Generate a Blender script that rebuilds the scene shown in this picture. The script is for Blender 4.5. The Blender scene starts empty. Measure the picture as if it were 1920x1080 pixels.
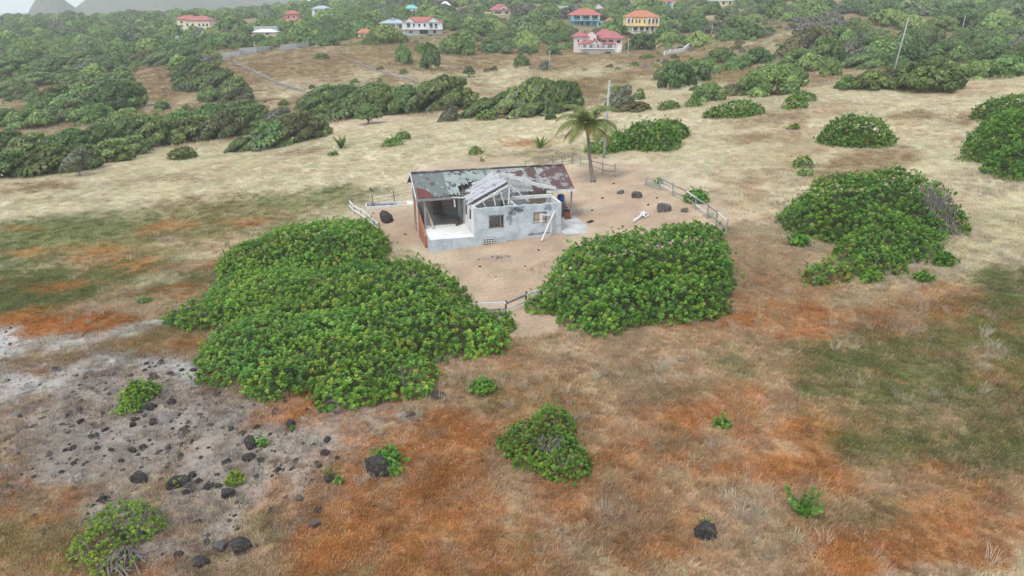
import bpy, math, random
import numpy as np
from mathutils import Vector, Matrix

# ------------------------------------------------------------------ camera, world, sun, exposure
S = bpy.context.scene
COL = S.collection
F = 1371.0                      # focal length in photo pixels (1920 wide)
CAMH = 16.0
PITCH = math.radians(21.0)
cam = bpy.data.cameras.new('camera')
cam.sensor_width = 36.0
cam.lens = 36.0 * F / 1920.0
cam.clip_start = 0.5
cam.clip_end = 12000.0
camo = bpy.data.objects.new('camera', cam)
COL.objects.link(camo)
camo.location = (0, 0, CAMH)
camo.rotation_euler = (math.radians(90) - PITCH, 0, 0)
S.camera = camo

SUN_EL, SUN_AZ = math.radians(56), math.radians(-145)    # azimuth measured from +Y towards +X
world = bpy.data.worlds.new('World')
S.world = world
world.use_nodes = True
wn = world.node_tree
wn.nodes.clear()
sky = wn.nodes.new('ShaderNodeTexSky')
sky.sky_type = 'NISHITA'
sky.sun_disc = False
sky.sun_elevation = SUN_EL
sky.sun_rotation = SUN_AZ
sky.air_density = 1.0
sky.dust_density = 3.0
hs = wn.nodes.new('ShaderNodeHueSaturation')
hs.inputs['Saturation'].default_value = 0.65
bg = wn.nodes.new('ShaderNodeBackground')
bg.inputs['Strength'].default_value = 0.15
wo = wn.nodes.new('ShaderNodeOutputWorld')
wn.links.new(sky.outputs[0], hs.inputs['Color'])
# a thin white overcast in front of the blue
ctc = wn.nodes.new('ShaderNodeTexCoord')
cno = wn.nodes.new('ShaderNodeTexNoise')
cno.inputs['Scale'].default_value = 2.5
cno.inputs['Detail'].default_value = 5
cmr = wn.nodes.new('ShaderNodeMapRange')
cmr.inputs[1].default_value, cmr.inputs[2].default_value = 0.25, 0.75
cmr.inputs[3].default_value, cmr.inputs[4].default_value = 0.45, 0.75
cmx = wn.nodes.new('ShaderNodeMix')
cmx.data_type = 'RGBA'
cmx.inputs[7].default_value = (6.2, 6.75, 7.2, 1)
wn.links.new(ctc.outputs['Generated'], cno.inputs['Vector'])
wn.links.new(cno.outputs[0], cmr.inputs[0])
wn.links.new(cmr.outputs[0], cmx.inputs[0])
wn.links.new(hs.outputs[0], cmx.inputs[6])
wn.links.new(cmx.outputs[2], bg.inputs['Color'])
wn.links.new(bg.outputs[0], wo.inputs['Surface'])

sl = bpy.data.lights.new('sun', 'SUN')
sl.energy = 1.5
sl.angle = math.radians(14)
sl.color = (1.0, 0.975, 0.94)
so = bpy.data.objects.new('sun', sl)
COL.objects.link(so)
_sd = Vector((math.sin(SUN_AZ) * math.cos(SUN_EL), math.cos(SUN_AZ) * math.cos(SUN_EL), math.sin(SUN_EL)))
so.rotation_euler = _sd.to_track_quat('Z', 'Y').to_euler()
so.location = (0, 0, 60)

S.view_settings.view_transform = 'Standard'
S.view_settings.look = 'None'
S.view_settings.exposure = 0.37
S.view_settings.gamma = 1.0
S.render.engine = 'CYCLES'
S.cycles.use_denoising = True
S.cycles.max_bounces = 6
S.cycles.diffuse_bounces = 3
S.cycles.glossy_bounces = 2
S.cycles.transmission_bounces = 3
S.cycles.transparent_max_bounces = 6
S.cycles.volume_bounces = 4
S.cycles.caustics_reflective = False
S.cycles.caustics_refractive = False

random.seed(7)
RNG = np.random.default_rng(7)


# ------------------------------------------------------------------ noise and terrain
def _hash(ix, iy, seed):
    n = (ix.astype(np.int64) * 374761393 + iy.astype(np.int64) * 668265263 + seed * 974634777) & 0xffffffff
    n = ((n ^ (n >> 13)) * 1274126177) & 0xffffffff
    n = n ^ (n >> 16)
    return (n & 0xffffff) / float(0xffffff)


def vnoise(x, y, seed=0):
    x = np.asarray(x, float)
    y = np.asarray(y, float)
    ix = np.floor(x)
    iy = np.floor(y)
    fx = x - ix
    fy = y - iy
    fx = fx * fx * (3 - 2 * fx)
    fy = fy * fy * (3 - 2 * fy)
    a = _hash(ix, iy, seed)
    b = _hash(ix + 1, iy, seed)
    c = _hash(ix, iy + 1, seed)
    d = _hash(ix + 1, iy + 1, seed)
    return (a * (1 - fx) + b * fx) * (1 - fy) + (c * (1 - fx) + d * fx) * fy


def fbm(x, y, seed=0, o=4, lac=2.1, gain=0.5):
    t = 0
    a = 1.0
    s = 0.0
    for k in range(o):
        t = t + a * (vnoise(x, y, seed + k * 17) - 0.5)
        s += a * 0.5
        x = x * lac + 3.7
        y = y * lac - 1.9
        a *= gain
    return t / s            # about -1..1


def Rpix(py):
    return np.tan(PITCH - np.arctan((540.0 - py) / F))


def plane(x, y):
    return 0.2 + 0.075 * x


COLS = {  # photo column: (photo row, forward distance) of the ground along it
    0: [(340, 95), (300, 125), (250, 165), (200, 215), (150, 280), (100, 380), (66, 520), (45, 700)],
    240: [(300, 103), (270, 130), (230, 165), (190, 205), (150, 265), (110, 340), (75, 430), (50, 540), (34, 700)],
    480: [(285, 105), (250, 135), (220, 160), (180, 200), (150, 225), (120, 255), (95, 300), (75, 360), (55, 430), (42, 520), (30, 650)],
    720: [(232, 112), (205, 145), (180, 175), (150, 210), (115, 255), (85, 300), (64, 330), (40, 420), (22, 520), (10, 650)],
    960: [(213, 117), (190, 150), (165, 180), (135, 230), (100, 275), (72, 320), (45, 380), (20, 450), (3, 520), (-25, 650)],
    1200: [(188, 115), (165, 150), (140, 190), (112, 235), (97, 265), (70, 310), (42, 370), (17, 430), (0, 480), (-30, 600)],
    1440: [(168, 113), (150, 150), (130, 180), (100, 220), (70, 270), (40, 330), (15, 400), (-10, 470), (-50, 620)],
    1680: [(158, 110), (140, 150), (115, 185), (85, 230), (55, 290), (25, 360), (0, 430), (-40, 560)],
    1920: [(150, 108), (135, 150), (110, 190), (80, 250), (50, 320), (20, 400), (-2, 450), (-40, 560)],
}
LY0, LY1, NY, NR = math.log(60.0), math.log(3000.0), 200, 90
_ly = np.linspace(LY0, LY1, NY)
_Y = np.exp(_ly)
_cols = []
_rs = []
for _px, _l in COLS.items():
    _u = (_px - 960) / F
    _kY = [40.0, 60.0, 75.0, 88.0]
    _r = _u / 1.0
    _kz = [float(plane(_r * q, q)) for q in _kY]
    for _py, _d in _l:
        _kY.append(_d)
        _kz.append(CAMH - float(Rpix(_py)) * _d)
    if _px < 600:
        _kY += [1000, 1400, 3000]
        _kz += [_kz[-1] - 12, -40, -60]
    else:
        _kY += [1100, 1600, 3000]
        _kz += [_kz[-1] + 22, _kz[-1] + 30, _kz[-1] - 20]
    _cols.append(np.interp(_ly, np.log(_kY), _kz))
    _rs.append(_r / 1.0)
_rs = np.array(_rs)
_cols = np.array(_cols)
_rg = np.linspace(-0.72, 0.72, NR)
_tab = np.zeros((NR, NY))
for _j in range(NY):
    _tab[:, _j] = np.interp(_rg, _rs, _cols[:, _j])


def _smooth(t, n, ax):
    k = np.exp(-0.5 * (np.arange(-3 * n, 3 * n + 1) / n) ** 2)
    k /= k.sum()
    p = [(0, 0), (0, 0)]
    p[ax] = (3 * n, 3 * n)
    t = np.pad(t, p, mode='edge')
    return np.apply_along_axis(lambda m: np.convolve(m, k, 'valid'), ax, t)


_tab = _smooth(_smooth(_tab, 4, 0), 3, 1)


def ground(x, y):
    x = np.asarray(x, float)
    y = np.asarray(y, float)
    yy = np.maximum(y, 1.0)
    r = np.clip(x / yy, -0.72, 0.72)
    fi = (r + 0.72) / 1.44 * (NR - 1)
    fj = np.clip((np.log(yy) - LY0) / (LY1 - LY0) * (NY - 1), 0, NY - 1.001)
    i = np.clip(np.floor(fi).astype(int), 0, NR - 2)
    j = np.clip(np.floor(fj).astype(int), 0, NY - 2)
    a = fi - i
    b = fj - j
    far = (_tab[i, j] * (1 - a) + _tab[i + 1, j] * a) * (1 - b) + (_tab[i, j + 1] * (1 - a) + _tab[i + 1, j + 1] * a) * b
    near = 0.2 + 0.075 * np.clip(x, -140, 140)
    w = np.clip((y - 76) / 24.0, 0, 1)
    w = w * w * (3 - 2 * w)
    z = near * (1 - w) + far * w
    # undulation, kept off the yard
    yd = np.sqrt((x / 13.0) ** 2 + ((y - 52) / 9.0) ** 2)
    k = np.clip((yd - 0.9) * 1.6, 0, 1)
    amp = 0.35 + np.clip((y - 100) / 200.0, 0, 1) * 1.2
    z = z + k * amp * fbm(x / 14.0, y / 14.0, 5, 3)
    z = z + (0.15 + 0.85 * k) * 0.07 * fbm(x / 1.7, y / 1.7, 9, 3)
    return z


def gz(x, y):
    return float(ground(np.array([x]), np.array([y]))[0])


_TY = np.exp(np.linspace(math.log(8), math.log(1600), 5000))


def at(px, py):
    """the point of the ground under a photo pixel"""
    u = (px - 960) / F
    v = (540 - py) / F
    dy = math.cos(PITCH) + v * math.sin(PITCH)
    dz = -math.sin(PITCH) + v * math.cos(PITCH)
    X = u / dy * _TY
    Z = CAMH + dz / dy * _TY
    d = Z - ground(X, _TY)
    k = np.argmax(d < 0)
    if d[k] >= 0:
        k = len(_TY) - 1
    return Vector((float(X[k]), float(_TY[k]), gz(X[k], _TY[k])))


def mpp(p):
    """metres per photo pixel at a point"""
    return (p.y * math.cos(PITCH) + (CAMH - p.z) * math.sin(PITCH)) / F


# ------------------------------------------------------------------ materials
def newmat(name):
    m = bpy.data.materials.new(name)
    m.use_nodes = True
    nt = m.node_tree
    b = nt.nodes['Principled BSDF']
    return m, nt, b


def mat_plain(name, c, rough=0.85, var=0.25, scale=3.0, c2=None, bump=0.0, spec=0.25, metal=0.0, thr=(0.35, 0.65)):
    """paint / plaster / metal: two colours mixed by object-space noise, with a fine second noise"""
    m, nt, b = newmat(name)
    tc = nt.nodes.new('ShaderNodeTexCoord')
    n1 = nt.nodes.new('ShaderNodeTexNoise')
    n1.inputs['Scale'].default_value = scale
    n1.inputs['Detail'].default_value = 6
    n1.inputs['Roughness'].default_value = 0.65
    nt.links.new(tc.outputs['Object'], n1.inputs['Vector'])
    mr = nt.nodes.new('ShaderNodeMapRange')
    mr.inputs[1].default_value, mr.inputs[2].default_value = thr
    nt.links.new(n1.outputs[0], mr.inputs[0])
    mx = nt.nodes.new('ShaderNodeMix')
    mx.data_type = 'RGBA'
    c2 = c2 or tuple(max(0, q * (1 - var)) for q in c)
    mx.inputs[6].default_value = (*c, 1)
    mx.inputs[7].default_value = (*c2, 1)
    nt.links.new(mr.outputs[0], mx.inputs[0])
    n2 = nt.nodes.new('ShaderNodeTexNoise')
    n2.inputs['Scale'].default_value = scale * 9
    n2.inputs['Detail'].default_value = 4
    nt.links.new(tc.outputs['Object'], n2.inputs['Vector'])
    mr2 = nt.nodes.new('ShaderNodeMapRange')
    mr2.inputs[1].default_value, mr2.inputs[2].default_value = 0.3, 0.7
    mr2.inputs[3].default_value, mr2.inputs[4].default_value = 1 - var * 0.6, 1 + var * 0.3
    nt.links.new(n2.outputs[0], mr2.inputs[0])
    mu = nt.nodes.new('ShaderNodeMix')
    mu.data_type = 'RGBA'
    mu.blend_type = 'MULTIPLY'
    mu.inputs[0].default_value = 1
    nt.links.new(mx.outputs[2], mu.inputs[6])
    nt.links.new(mr2.outputs[0], mu.inputs[7])
    nt.links.new(mu.outputs[2], b.inputs['Base Color'])
    b.inputs['Roughness'].default_value = rough
    b.inputs['Specular IOR Level'].default_value = spec
    b.inputs['Metallic'].default_value = metal
    if bump:
        bp = nt.nodes.new('ShaderNodeBump')
        bp.inputs['Strength'].default_value = bump
        bp.inputs['Distance'].default_value = 0.03
        nt.links.new(n2.outputs[0], bp.inputs['Height'])
        nt.links.new(bp.outputs[0], b.inputs['Normal'])
    return m


def mat_leaf(name, rough=0.5, trans=0.25, hue=0.02, val=0.25, spec=0.3, gain=1.0):
    """leaf colour from the mesh's face colours, varied a little from plant to plant"""
    m, nt, b = newmat(name)
    a = nt.nodes.new('ShaderNodeAttribute')
    a.attribute_name = 'col'
    oi = nt.nodes.new('ShaderNodeObjectInfo')
    mr = nt.nodes.new('ShaderNodeMapRange')
    mr.inputs[3].default_value, mr.inputs[4].default_value = 0.5 - hue, 0.5 + hue
    nt.links.new(oi.outputs['Random'], mr.inputs[0])
    mv = nt.nodes.new('ShaderNodeMath')
    mv.operation = 'MULTIPLY_ADD'
    wn_ = nt.nodes.new('ShaderNodeTexWhiteNoise')
    wn_.noise_dimensions = '1D'
    nt.links.new(oi.outputs['Random'], wn_.inputs['W'])
    nt.links.new(wn_.outputs['Value'], mv.inputs[0])
    mv.inputs[1].default_value = val
    mv.inputs[2].default_value = (1 - val / 2) * gain
    hsv = nt.nodes.new('ShaderNodeHueSaturation')
    nt.links.new(a.outputs['Color'], hsv.inputs['Color'])
    nt.links.new(mr.outputs[0], hsv.inputs['Hue'])
    nt.links.new(mv.outputs[0], hsv.inputs['Value'])
    nt.links.new(hsv.outputs[0], b.inputs['Base Color'])
    b.inputs['Roughness'].default_value = rough
    b.inputs['Specular IOR Level'].default_value = spec
    tr = nt.nodes.new('ShaderNodeBsdfTranslucent')
    nt.links.new(hsv.outputs[0], tr.inputs['Color'])
    mx = nt.nodes.new('ShaderNodeMixShader')
    mx.inputs[0].default_value = trans
    nt.links.new(b.outputs[0], mx.inputs[1])
    nt.links.new(tr.outputs[0], mx.inputs[2])
    nt.links.new(mx.outputs[0], nt.nodes['Material Output'].inputs['Surface'])
    return m


def mat_instcol(name, trans=0.2):
    """colour handed to each scattered tuft by its point"""
    m, nt, b = newmat(name)
    a = nt.nodes.new('ShaderNodeAttribute')
    a.attribute_type = 'INSTANCER'
    a.attribute_name = 'tint'
    nt.links.new(a.outputs['Color'], b.inputs['Base Color'])
    b.inputs['Roughness'].default_value = 0.8
    b.inputs['Specular IOR Level'].default_value = 0.1
    tr = nt.nodes.new('ShaderNodeBsdfTranslucent')
    nt.links.new(a.outputs['Color'], tr.inputs['Color'])
    mx = nt.nodes.new('ShaderNodeMixShader')
    mx.inputs[0].default_value = trans
    nt.links.new(b.outputs[0], mx.inputs[1])
    nt.links.new(tr.outputs[0], mx.inputs[2])
    nt.links.new(mx.outputs[0], nt.nodes['Material Output'].inputs['Surface'])
    return m


M = {}
M['leaf'] = mat_leaf('broad_leaf', 0.5, 0.4, 0.012, 0.15, 0.35, 1.14)
M['tree_leaf'] = mat_leaf('tree_leaf', 0.6, 0.3, 0.028, 0.7, 0.2, 1.28)
M['frond'] = mat_leaf('palm_leaf', 0.5, 0.2, 0.0, 0.1)
M['bark'] = mat_plain('bark', (0.20, 0.17, 0.15), 0.9, 0.4, 4, bump=0.5)
M['greybark'] = mat_plain('grey_bark', (0.30, 0.27, 0.25), 0.9, 0.4, 4, bump=0.5)
M['bush_core'] = mat_plain('dark_bush_core', (0.06, 0.095, 0.03), 0.95, 0.4, 2, (0.075, 0.08, 0.035))  # dark tone painted for the shaded inside of the bushes
M['rock'] = mat_plain('lava_rock', (0.038, 0.034, 0.033), 0.9, 0.4, 3, (0.125, 0.11, 0.10), bump=0.8, thr=(0.45, 0.75))
M['rockgrey'] = mat_plain('grey_rock', (0.16, 0.145, 0.14), 0.9, 0.4, 3, (0.07, 0.065, 0.065), bump=0.8)
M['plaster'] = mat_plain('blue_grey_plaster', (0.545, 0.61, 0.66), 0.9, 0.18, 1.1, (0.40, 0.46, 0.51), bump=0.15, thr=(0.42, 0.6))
M['white_plaster'] = mat_plain('white_plaster', (0.70, 0.71, 0.69), 0.9, 0.12, 0.9, (0.54, 0.55, 0.54), bump=0.15)
M['pale_plaster'] = mat_plain('pale_plaster', (0.60, 0.665, 0.715), 0.9, 0.12, 1.5, (0.50, 0.565, 0.615), bump=0.1)
M['stain'] = mat_plain('dark_stain', (0.20, 0.235, 0.27), 0.95, 0.4, 2.2, (0.33, 0.38, 0.42), bump=0.2)
M['shade_wall'] = mat_plain('roof_shade_grey', (0.33, 0.31, 0.30), 0.95, 0.3, 1.2, (0.22, 0.21, 0.21), bump=0.3)  # grey with the shade under the roofs put into the colour
M['slab'] = mat_plain('whitewashed_slab', (0.78, 0.78, 0.76), 0.85, 0.12, 0.8, (0.62, 0.61, 0.59), bump=0.1)
M['patio'] = mat_plain('cement_patio', (0.56, 0.56, 0.56), 0.9, 0.25, 1.0, (0.40, 0.39, 0.38), bump=0.2)
M['orange'] = mat_plain('orange_paint', (0.46, 0.17, 0.095), 0.85, 0.35, 1.5, (0.34, 0.16, 0.11))
M['primer'] = mat_plain('maroon_primer', (0.19, 0.065, 0.06), 0.8, 0.3, 2.0)
M['whitewood'] = mat_plain('white_painted_wood', (0.74, 0.74, 0.73), 0.75, 0.2, 3, (0.55, 0.54, 0.53))
M['greywood'] = mat_plain('weathered_wood', (0.34, 0.33, 0.34), 0.9, 0.35, 4, (0.23, 0.21, 0.20), bump=0.3)
M['brownwood'] = mat_plain('brown_wood', (0.17, 0.11, 0.075), 0.9, 0.4, 4, bump=0.3)
M['plywood'] = mat_plain('pale_plywood', (0.55, 0.46, 0.36), 0.85, 0.2, 2)
M['greenpaint'] = mat_plain('faded_green_paint', (0.20, 0.30, 0.27), 0.8, 0.35, 3, (0.34, 0.36, 0.35))
M['darkpost'] = mat_plain('dark_post', (0.12, 0.13, 0.14), 0.85, 0.35, 3)
M['blueplastic'] = mat_plain('blue_plastic', (0.02, 0.12, 0.42), 0.4, 0.15, 2, spec=0.5)
M['dark'] = mat_plain('dark_lining', (0.05, 0.055, 0.06), 0.9, 0.4, 2)
M['redbrown'] = mat_plain('red_brown_crate', (0.28, 0.10, 0.06), 0.85, 0.3, 3)
M['pole'] = mat_plain('utility_pole', (0.42, 0.42, 0.43), 0.9, 0.2, 2)
M['stone'] = mat_plain('dry_stone', (0.34, 0.32, 0.30), 0.95, 0.4, 2, (0.20, 0.19, 0.18), bump=0.5)
M['blockwall'] = mat_plain('grey_block_wall', (0.44, 0.46, 0.49), 0.9, 0.2, 0.5)
M['glass'] = mat_plain('dark_window', (0.045, 0.05, 0.06), 0.15, 0.2, 1, spec=0.5)
M['concrete'] = mat_plain('concrete', (0.5, 0.49, 0.47), 0.9, 0.25, 1, bump=0.2)


def roof_sheet_mat(name, base, patches):
    """old roofing sheet: worn coat over rust; patches = [(colour, noise scale, threshold, seed)]"""
    m, nt, b = newmat(name)
    geo = nt.nodes.new('ShaderNodeNewGeometry')
    last = None
    for k, (c, sc, th, sd) in enumerate([(base, 0, 0, 0)] + patches):
        rgb = nt.nodes.new('ShaderNodeRGB')
        rgb.outputs[0].default_value = (*c, 1)
        if last is None:
            last = rgb.outputs[0]
            continue
        mp = nt.nodes.new('ShaderNodeMapping')
        mp.inputs['Location'].default_value = (sd * 3.1, sd * 1.7, sd)
        nt.links.new(geo.outputs['Position'], mp.inputs['Vector'])
        n = nt.nodes.new('ShaderNodeTexNoise')
        n.inputs['Scale'].default_value = sc
        n.inputs['Detail'].default_value = 5
        n.inputs['Roughness'].default_value = 0.6
        nt.links.new(mp.outputs[0], n.inputs['Vector'])
        mr = nt.nodes.new('ShaderNodeMapRange')
        mr.inputs[1].default_value, mr.inputs[2].default_value = th, th + 0.03
        nt.links.new(n.outputs[0], mr.inputs[0])
        mx = nt.nodes.new('ShaderNodeMix')
        mx.data_type = 'RGBA'
        nt.links.new(mr.outputs[0], mx.inputs[0])
        nt.links.new(last, mx.inputs[6])
        nt.links.new(rgb.outputs[0], mx.inputs[7])
        last = mx.outputs[2]
    nt.links.new(last, b.inputs['Base Color'])
    b.inputs['Roughness'].default_value = 0.7
    b.inputs['Specular IOR Level'].default_value = 0.3
    return m


GREEN_R, PALE_R, RUST_R, DARK_R = (0.15, 0.168, 0.162), (0.30, 0.325, 0.315), (0.115, 0.072, 0.068), (0.078, 0.082, 0.088)
M['roof_green'] = roof_sheet_mat('green_roofing', GREEN_R, [(DARK_R, 1.6, 0.57, 2), ((0.30, 0.35, 0.33), 2.6, 0.62, 9)])
M['roof_pale'] = roof_sheet_mat('pale_green_roofing', PALE_R, [((0.24, 0.29, 0.27), 1.2, 0.52, 3), (DARK_R, 1.8, 0.575, 5)])
M['roof_rust'] = roof_sheet_mat('rusted_roofing', RUST_R, [((0.24, 0.225, 0.23), 1.3, 0.51, 1), ((0.42, 0.41, 0.42), 3.0, 0.68, 8)])
M['roof_mix'] = roof_sheet_mat('worn_roofing', (0.30, 0.31, 0.31), [(RUST_R, 0.9, 0.52, 4), ((0.36, 0.40, 0.36), 1.5, 0.6, 6)])
M['roof_grey'] = roof_sheet_mat('grey_roofing', (0.40, 0.41, 0.44), [((0.26, 0.26, 0.28), 1.6, 0.55, 4), ((0.55, 0.55, 0.56), 2.5, 0.64, 6)])


# ------------------------------------------------------------------ builders
def tag(o, label=None, cat=None, group=None, kind=None):
    if label:
        o['label'] = label
    if cat:
        o['category'] = cat
    if group:
        o['group'] = group
    if kind:
        o['kind'] = kind
    return o


def empty(name, loc=(0, 0, 0), rz=0.0, label=None, cat=None, group=None):
    o = bpy.data.objects.new(name, None)
    COL.objects.link(o)
    o.location = loc
    o.rotation_euler = (0, 0, rz)
    o.empty_display_size = 0.3
    return tag(o, label, cat, group)


def link(name, me, parent=None, loc=None):
    o = bpy.data.objects.new(name, me)
    COL.objects.link(o)
    if parent is not None:
        o.parent = parent
    if loc is not None:
        o.location = loc
    return o


class MB:
    def __init__(s):
        s.v = []
        s.f = []

    def add(s, vs, fs):
        n = len(s.v)
        s.v += [tuple(q) for q in vs]
        s.f += [tuple(n + i for i in f) for f in fs]
        return s

    def hexa(s, p):
        """8 corners: bottom ring 0-3, top ring 4-7 (counter-clockwise seen from above)"""
        return s.add(p, [(3, 2, 1, 0), (4, 5, 6, 7), (0, 1, 5, 4), (1, 2, 6, 5), (2, 3, 7, 6), (3, 0, 4, 7)])

    def box(s, x0, x1, y0, y1, z0, z1):
        return s.hexa([(x0, y0, z0), (x1, y0, z0), (x1, y1, z0), (x0, y1, z0), (x0, y0, z1), (x1, y0, z1), (x1, y1, z1), (x0, y1, z1)])

    def bar(s, a, b, w=0.08, h=None, up=(0, 0, 1)):
        a = Vector(a)
        b = Vector(b)
        h = h or w
        d = (b - a).normalized()
        u = Vector(up)
        if abs(d.dot(u)) > 0.98:
            u = Vector((0, 1, 0))
        sx = d.cross(u).normalized() * (w / 2)
        sz = sx.cross(d).normalized() * (h / 2)
        return s.add([a - sx - sz, a + sx - sz, a + sx + sz, a - sx + sz, b - sx - sz, b + sx - sz, b + sx + sz, b - sx + sz],
                     [(0, 1, 2, 3), (7, 6, 5, 4), (0, 4, 5, 1), (1, 5, 6, 2), (2, 6, 7, 3), (3, 7, 4, 0)])

    def tube(s, pts, rad, n=7):
        pts = [Vector(p) for p in pts]
        base = len(s.v)
        for i, p in enumerate(pts):
            d = (pts[min(i + 1, len(pts) - 1)] - pts[max(i - 1, 0)]).normalized()
            u = Vector((1, 0, 0)) if abs(d.x) < 0.8 else Vector((0, 1, 0))
            a = d.cross(u).normalized()
            b = d.cross(a)
            for k in range(n):
                t = 2 * math.pi * k / n
                s.v.append(tuple(p + (a * math.cos(t) + b * math.sin(t)) * rad[i]))
        for i in range(len(pts) - 1):
            for k in range(n):
                q = base + i * n
                s.f.append((q + k, q + (k + 1) % n, q + n + (k + 1) % n, q + n + k))
        s.f.append(tuple(base + k for k in range(n))[::-1])
        s.f.append(tuple(base + (len(pts) - 1) * n + k for k in range(n)))
        return s

    def mesh(s, name, mat, smooth=False):
        me = bpy.data.meshes.new(name)
        me.from_pydata(s.v, [], s.f)
        if mat is not None:
            me.materials.append(M[mat] if isinstance(mat, str) else mat)
        if smooth:
            me.polygons.foreach_set('use_smooth', [True] * len(me.polygons))
        me.update()
        return me

    def build(s, name, mat, parent=None, loc=None, smooth=False):
        return link(name, s.mesh(name, mat, smooth), parent, loc)


def poly_mesh(name, P, col, mat):
    """P: (N,k,3) array of N polygons with k corners, col: (N,3) face colours"""
    N, k = P.shape[:2]
    me = bpy.data.meshes.new(name)
    me.vertices.add(N * k)
    me.vertices.foreach_set('co', P.reshape(-1).astype(np.float32))
    me.loops.add(N * k)
    me.loops.foreach_set('vertex_index', np.arange(N * k, dtype=np.int32))
    me.polygons.add(N)
    me.polygons.foreach_set('loop_start', np.arange(0, N * k, k, dtype=np.int32))
    me.update(calc_edges=True)
    a = me.attributes.new('col', 'FLOAT_COLOR', 'FACE')
    c = np.ones((N, 4), np.float32)
    c[:, :3] = col
    a.data.foreach_set('color', c.reshape(-1))
    me.materials.append(M[mat])
    return me


def unit(v):
    return v / np.maximum(np.linalg.norm(v, axis=-1, keepdims=True), 1e-9)


def frame(n, rng):
    a = unit(np.cross(n, unit(rng.normal(size=n.shape))))
    return a, np.cross(n, a)


def quads(p, n, size, rng, asp=0.7):
    """leaf-sized diamonds at p facing n"""
    a, b = frame(n, rng)
    s = size[:, None]
    return np.stack([p - a * s, p - b * s * asp, p + a * s, p + b * s * asp], 1)


def hexleaf(base, l, n, L, W):
    """rounded leaf from base along l, lying across n"""
    w = unit(np.cross(n, l))
    up = np.cross(l, w)
    L = L[:, None]
    W = W[:, None]
    pts = []
    for t, s, c in ((0, 0, 0), (0.3, -0.46, 0.02), (0.75, -0.44, 0.06), (1.0, 0, 0.0), (0.75, 0.44, 0.06), (0.3, 0.46, 0.02)):
        pts.append(base + l * L * t + w * W * s + up * L * c)
    return np.stack(pts, 1)


# ------------------------------------------------------------------ ground colours (zones laid out on the land)
C_S = (0.515, 0.462, 0.325)     # straw
C_P = (0.41, 0.305, 0.20)    # dry taupe grass
C_O = (0.36, 0.168, 0.060)    # orange ground cover
C_G = (0.142, 0.158, 0.06)    # green ground cover
C_D = (0.425, 0.31, 0.222)     # bare tan earth
C_K = (0.262, 0.228, 0.20)    # grey stony soil
C_W = (0.43, 0.42, 0.40)      # whitish gravel
C_B = (0.27, 0.195, 0.11)    # brown hillside
C_L = (0.25, 0.19, 0.09)    # olive brown
C_T = (0.12, 0.105, 0.055)    # soil under trees
CL = {'S': C_S, 'P': C_P, 'O': C_O, 'G': C_G, 'D': C_D, 'K': C_K, 'W': C_W, 'B': C_B, 'L': C_L, 'T': C_T}
CK = list(CL)

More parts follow.
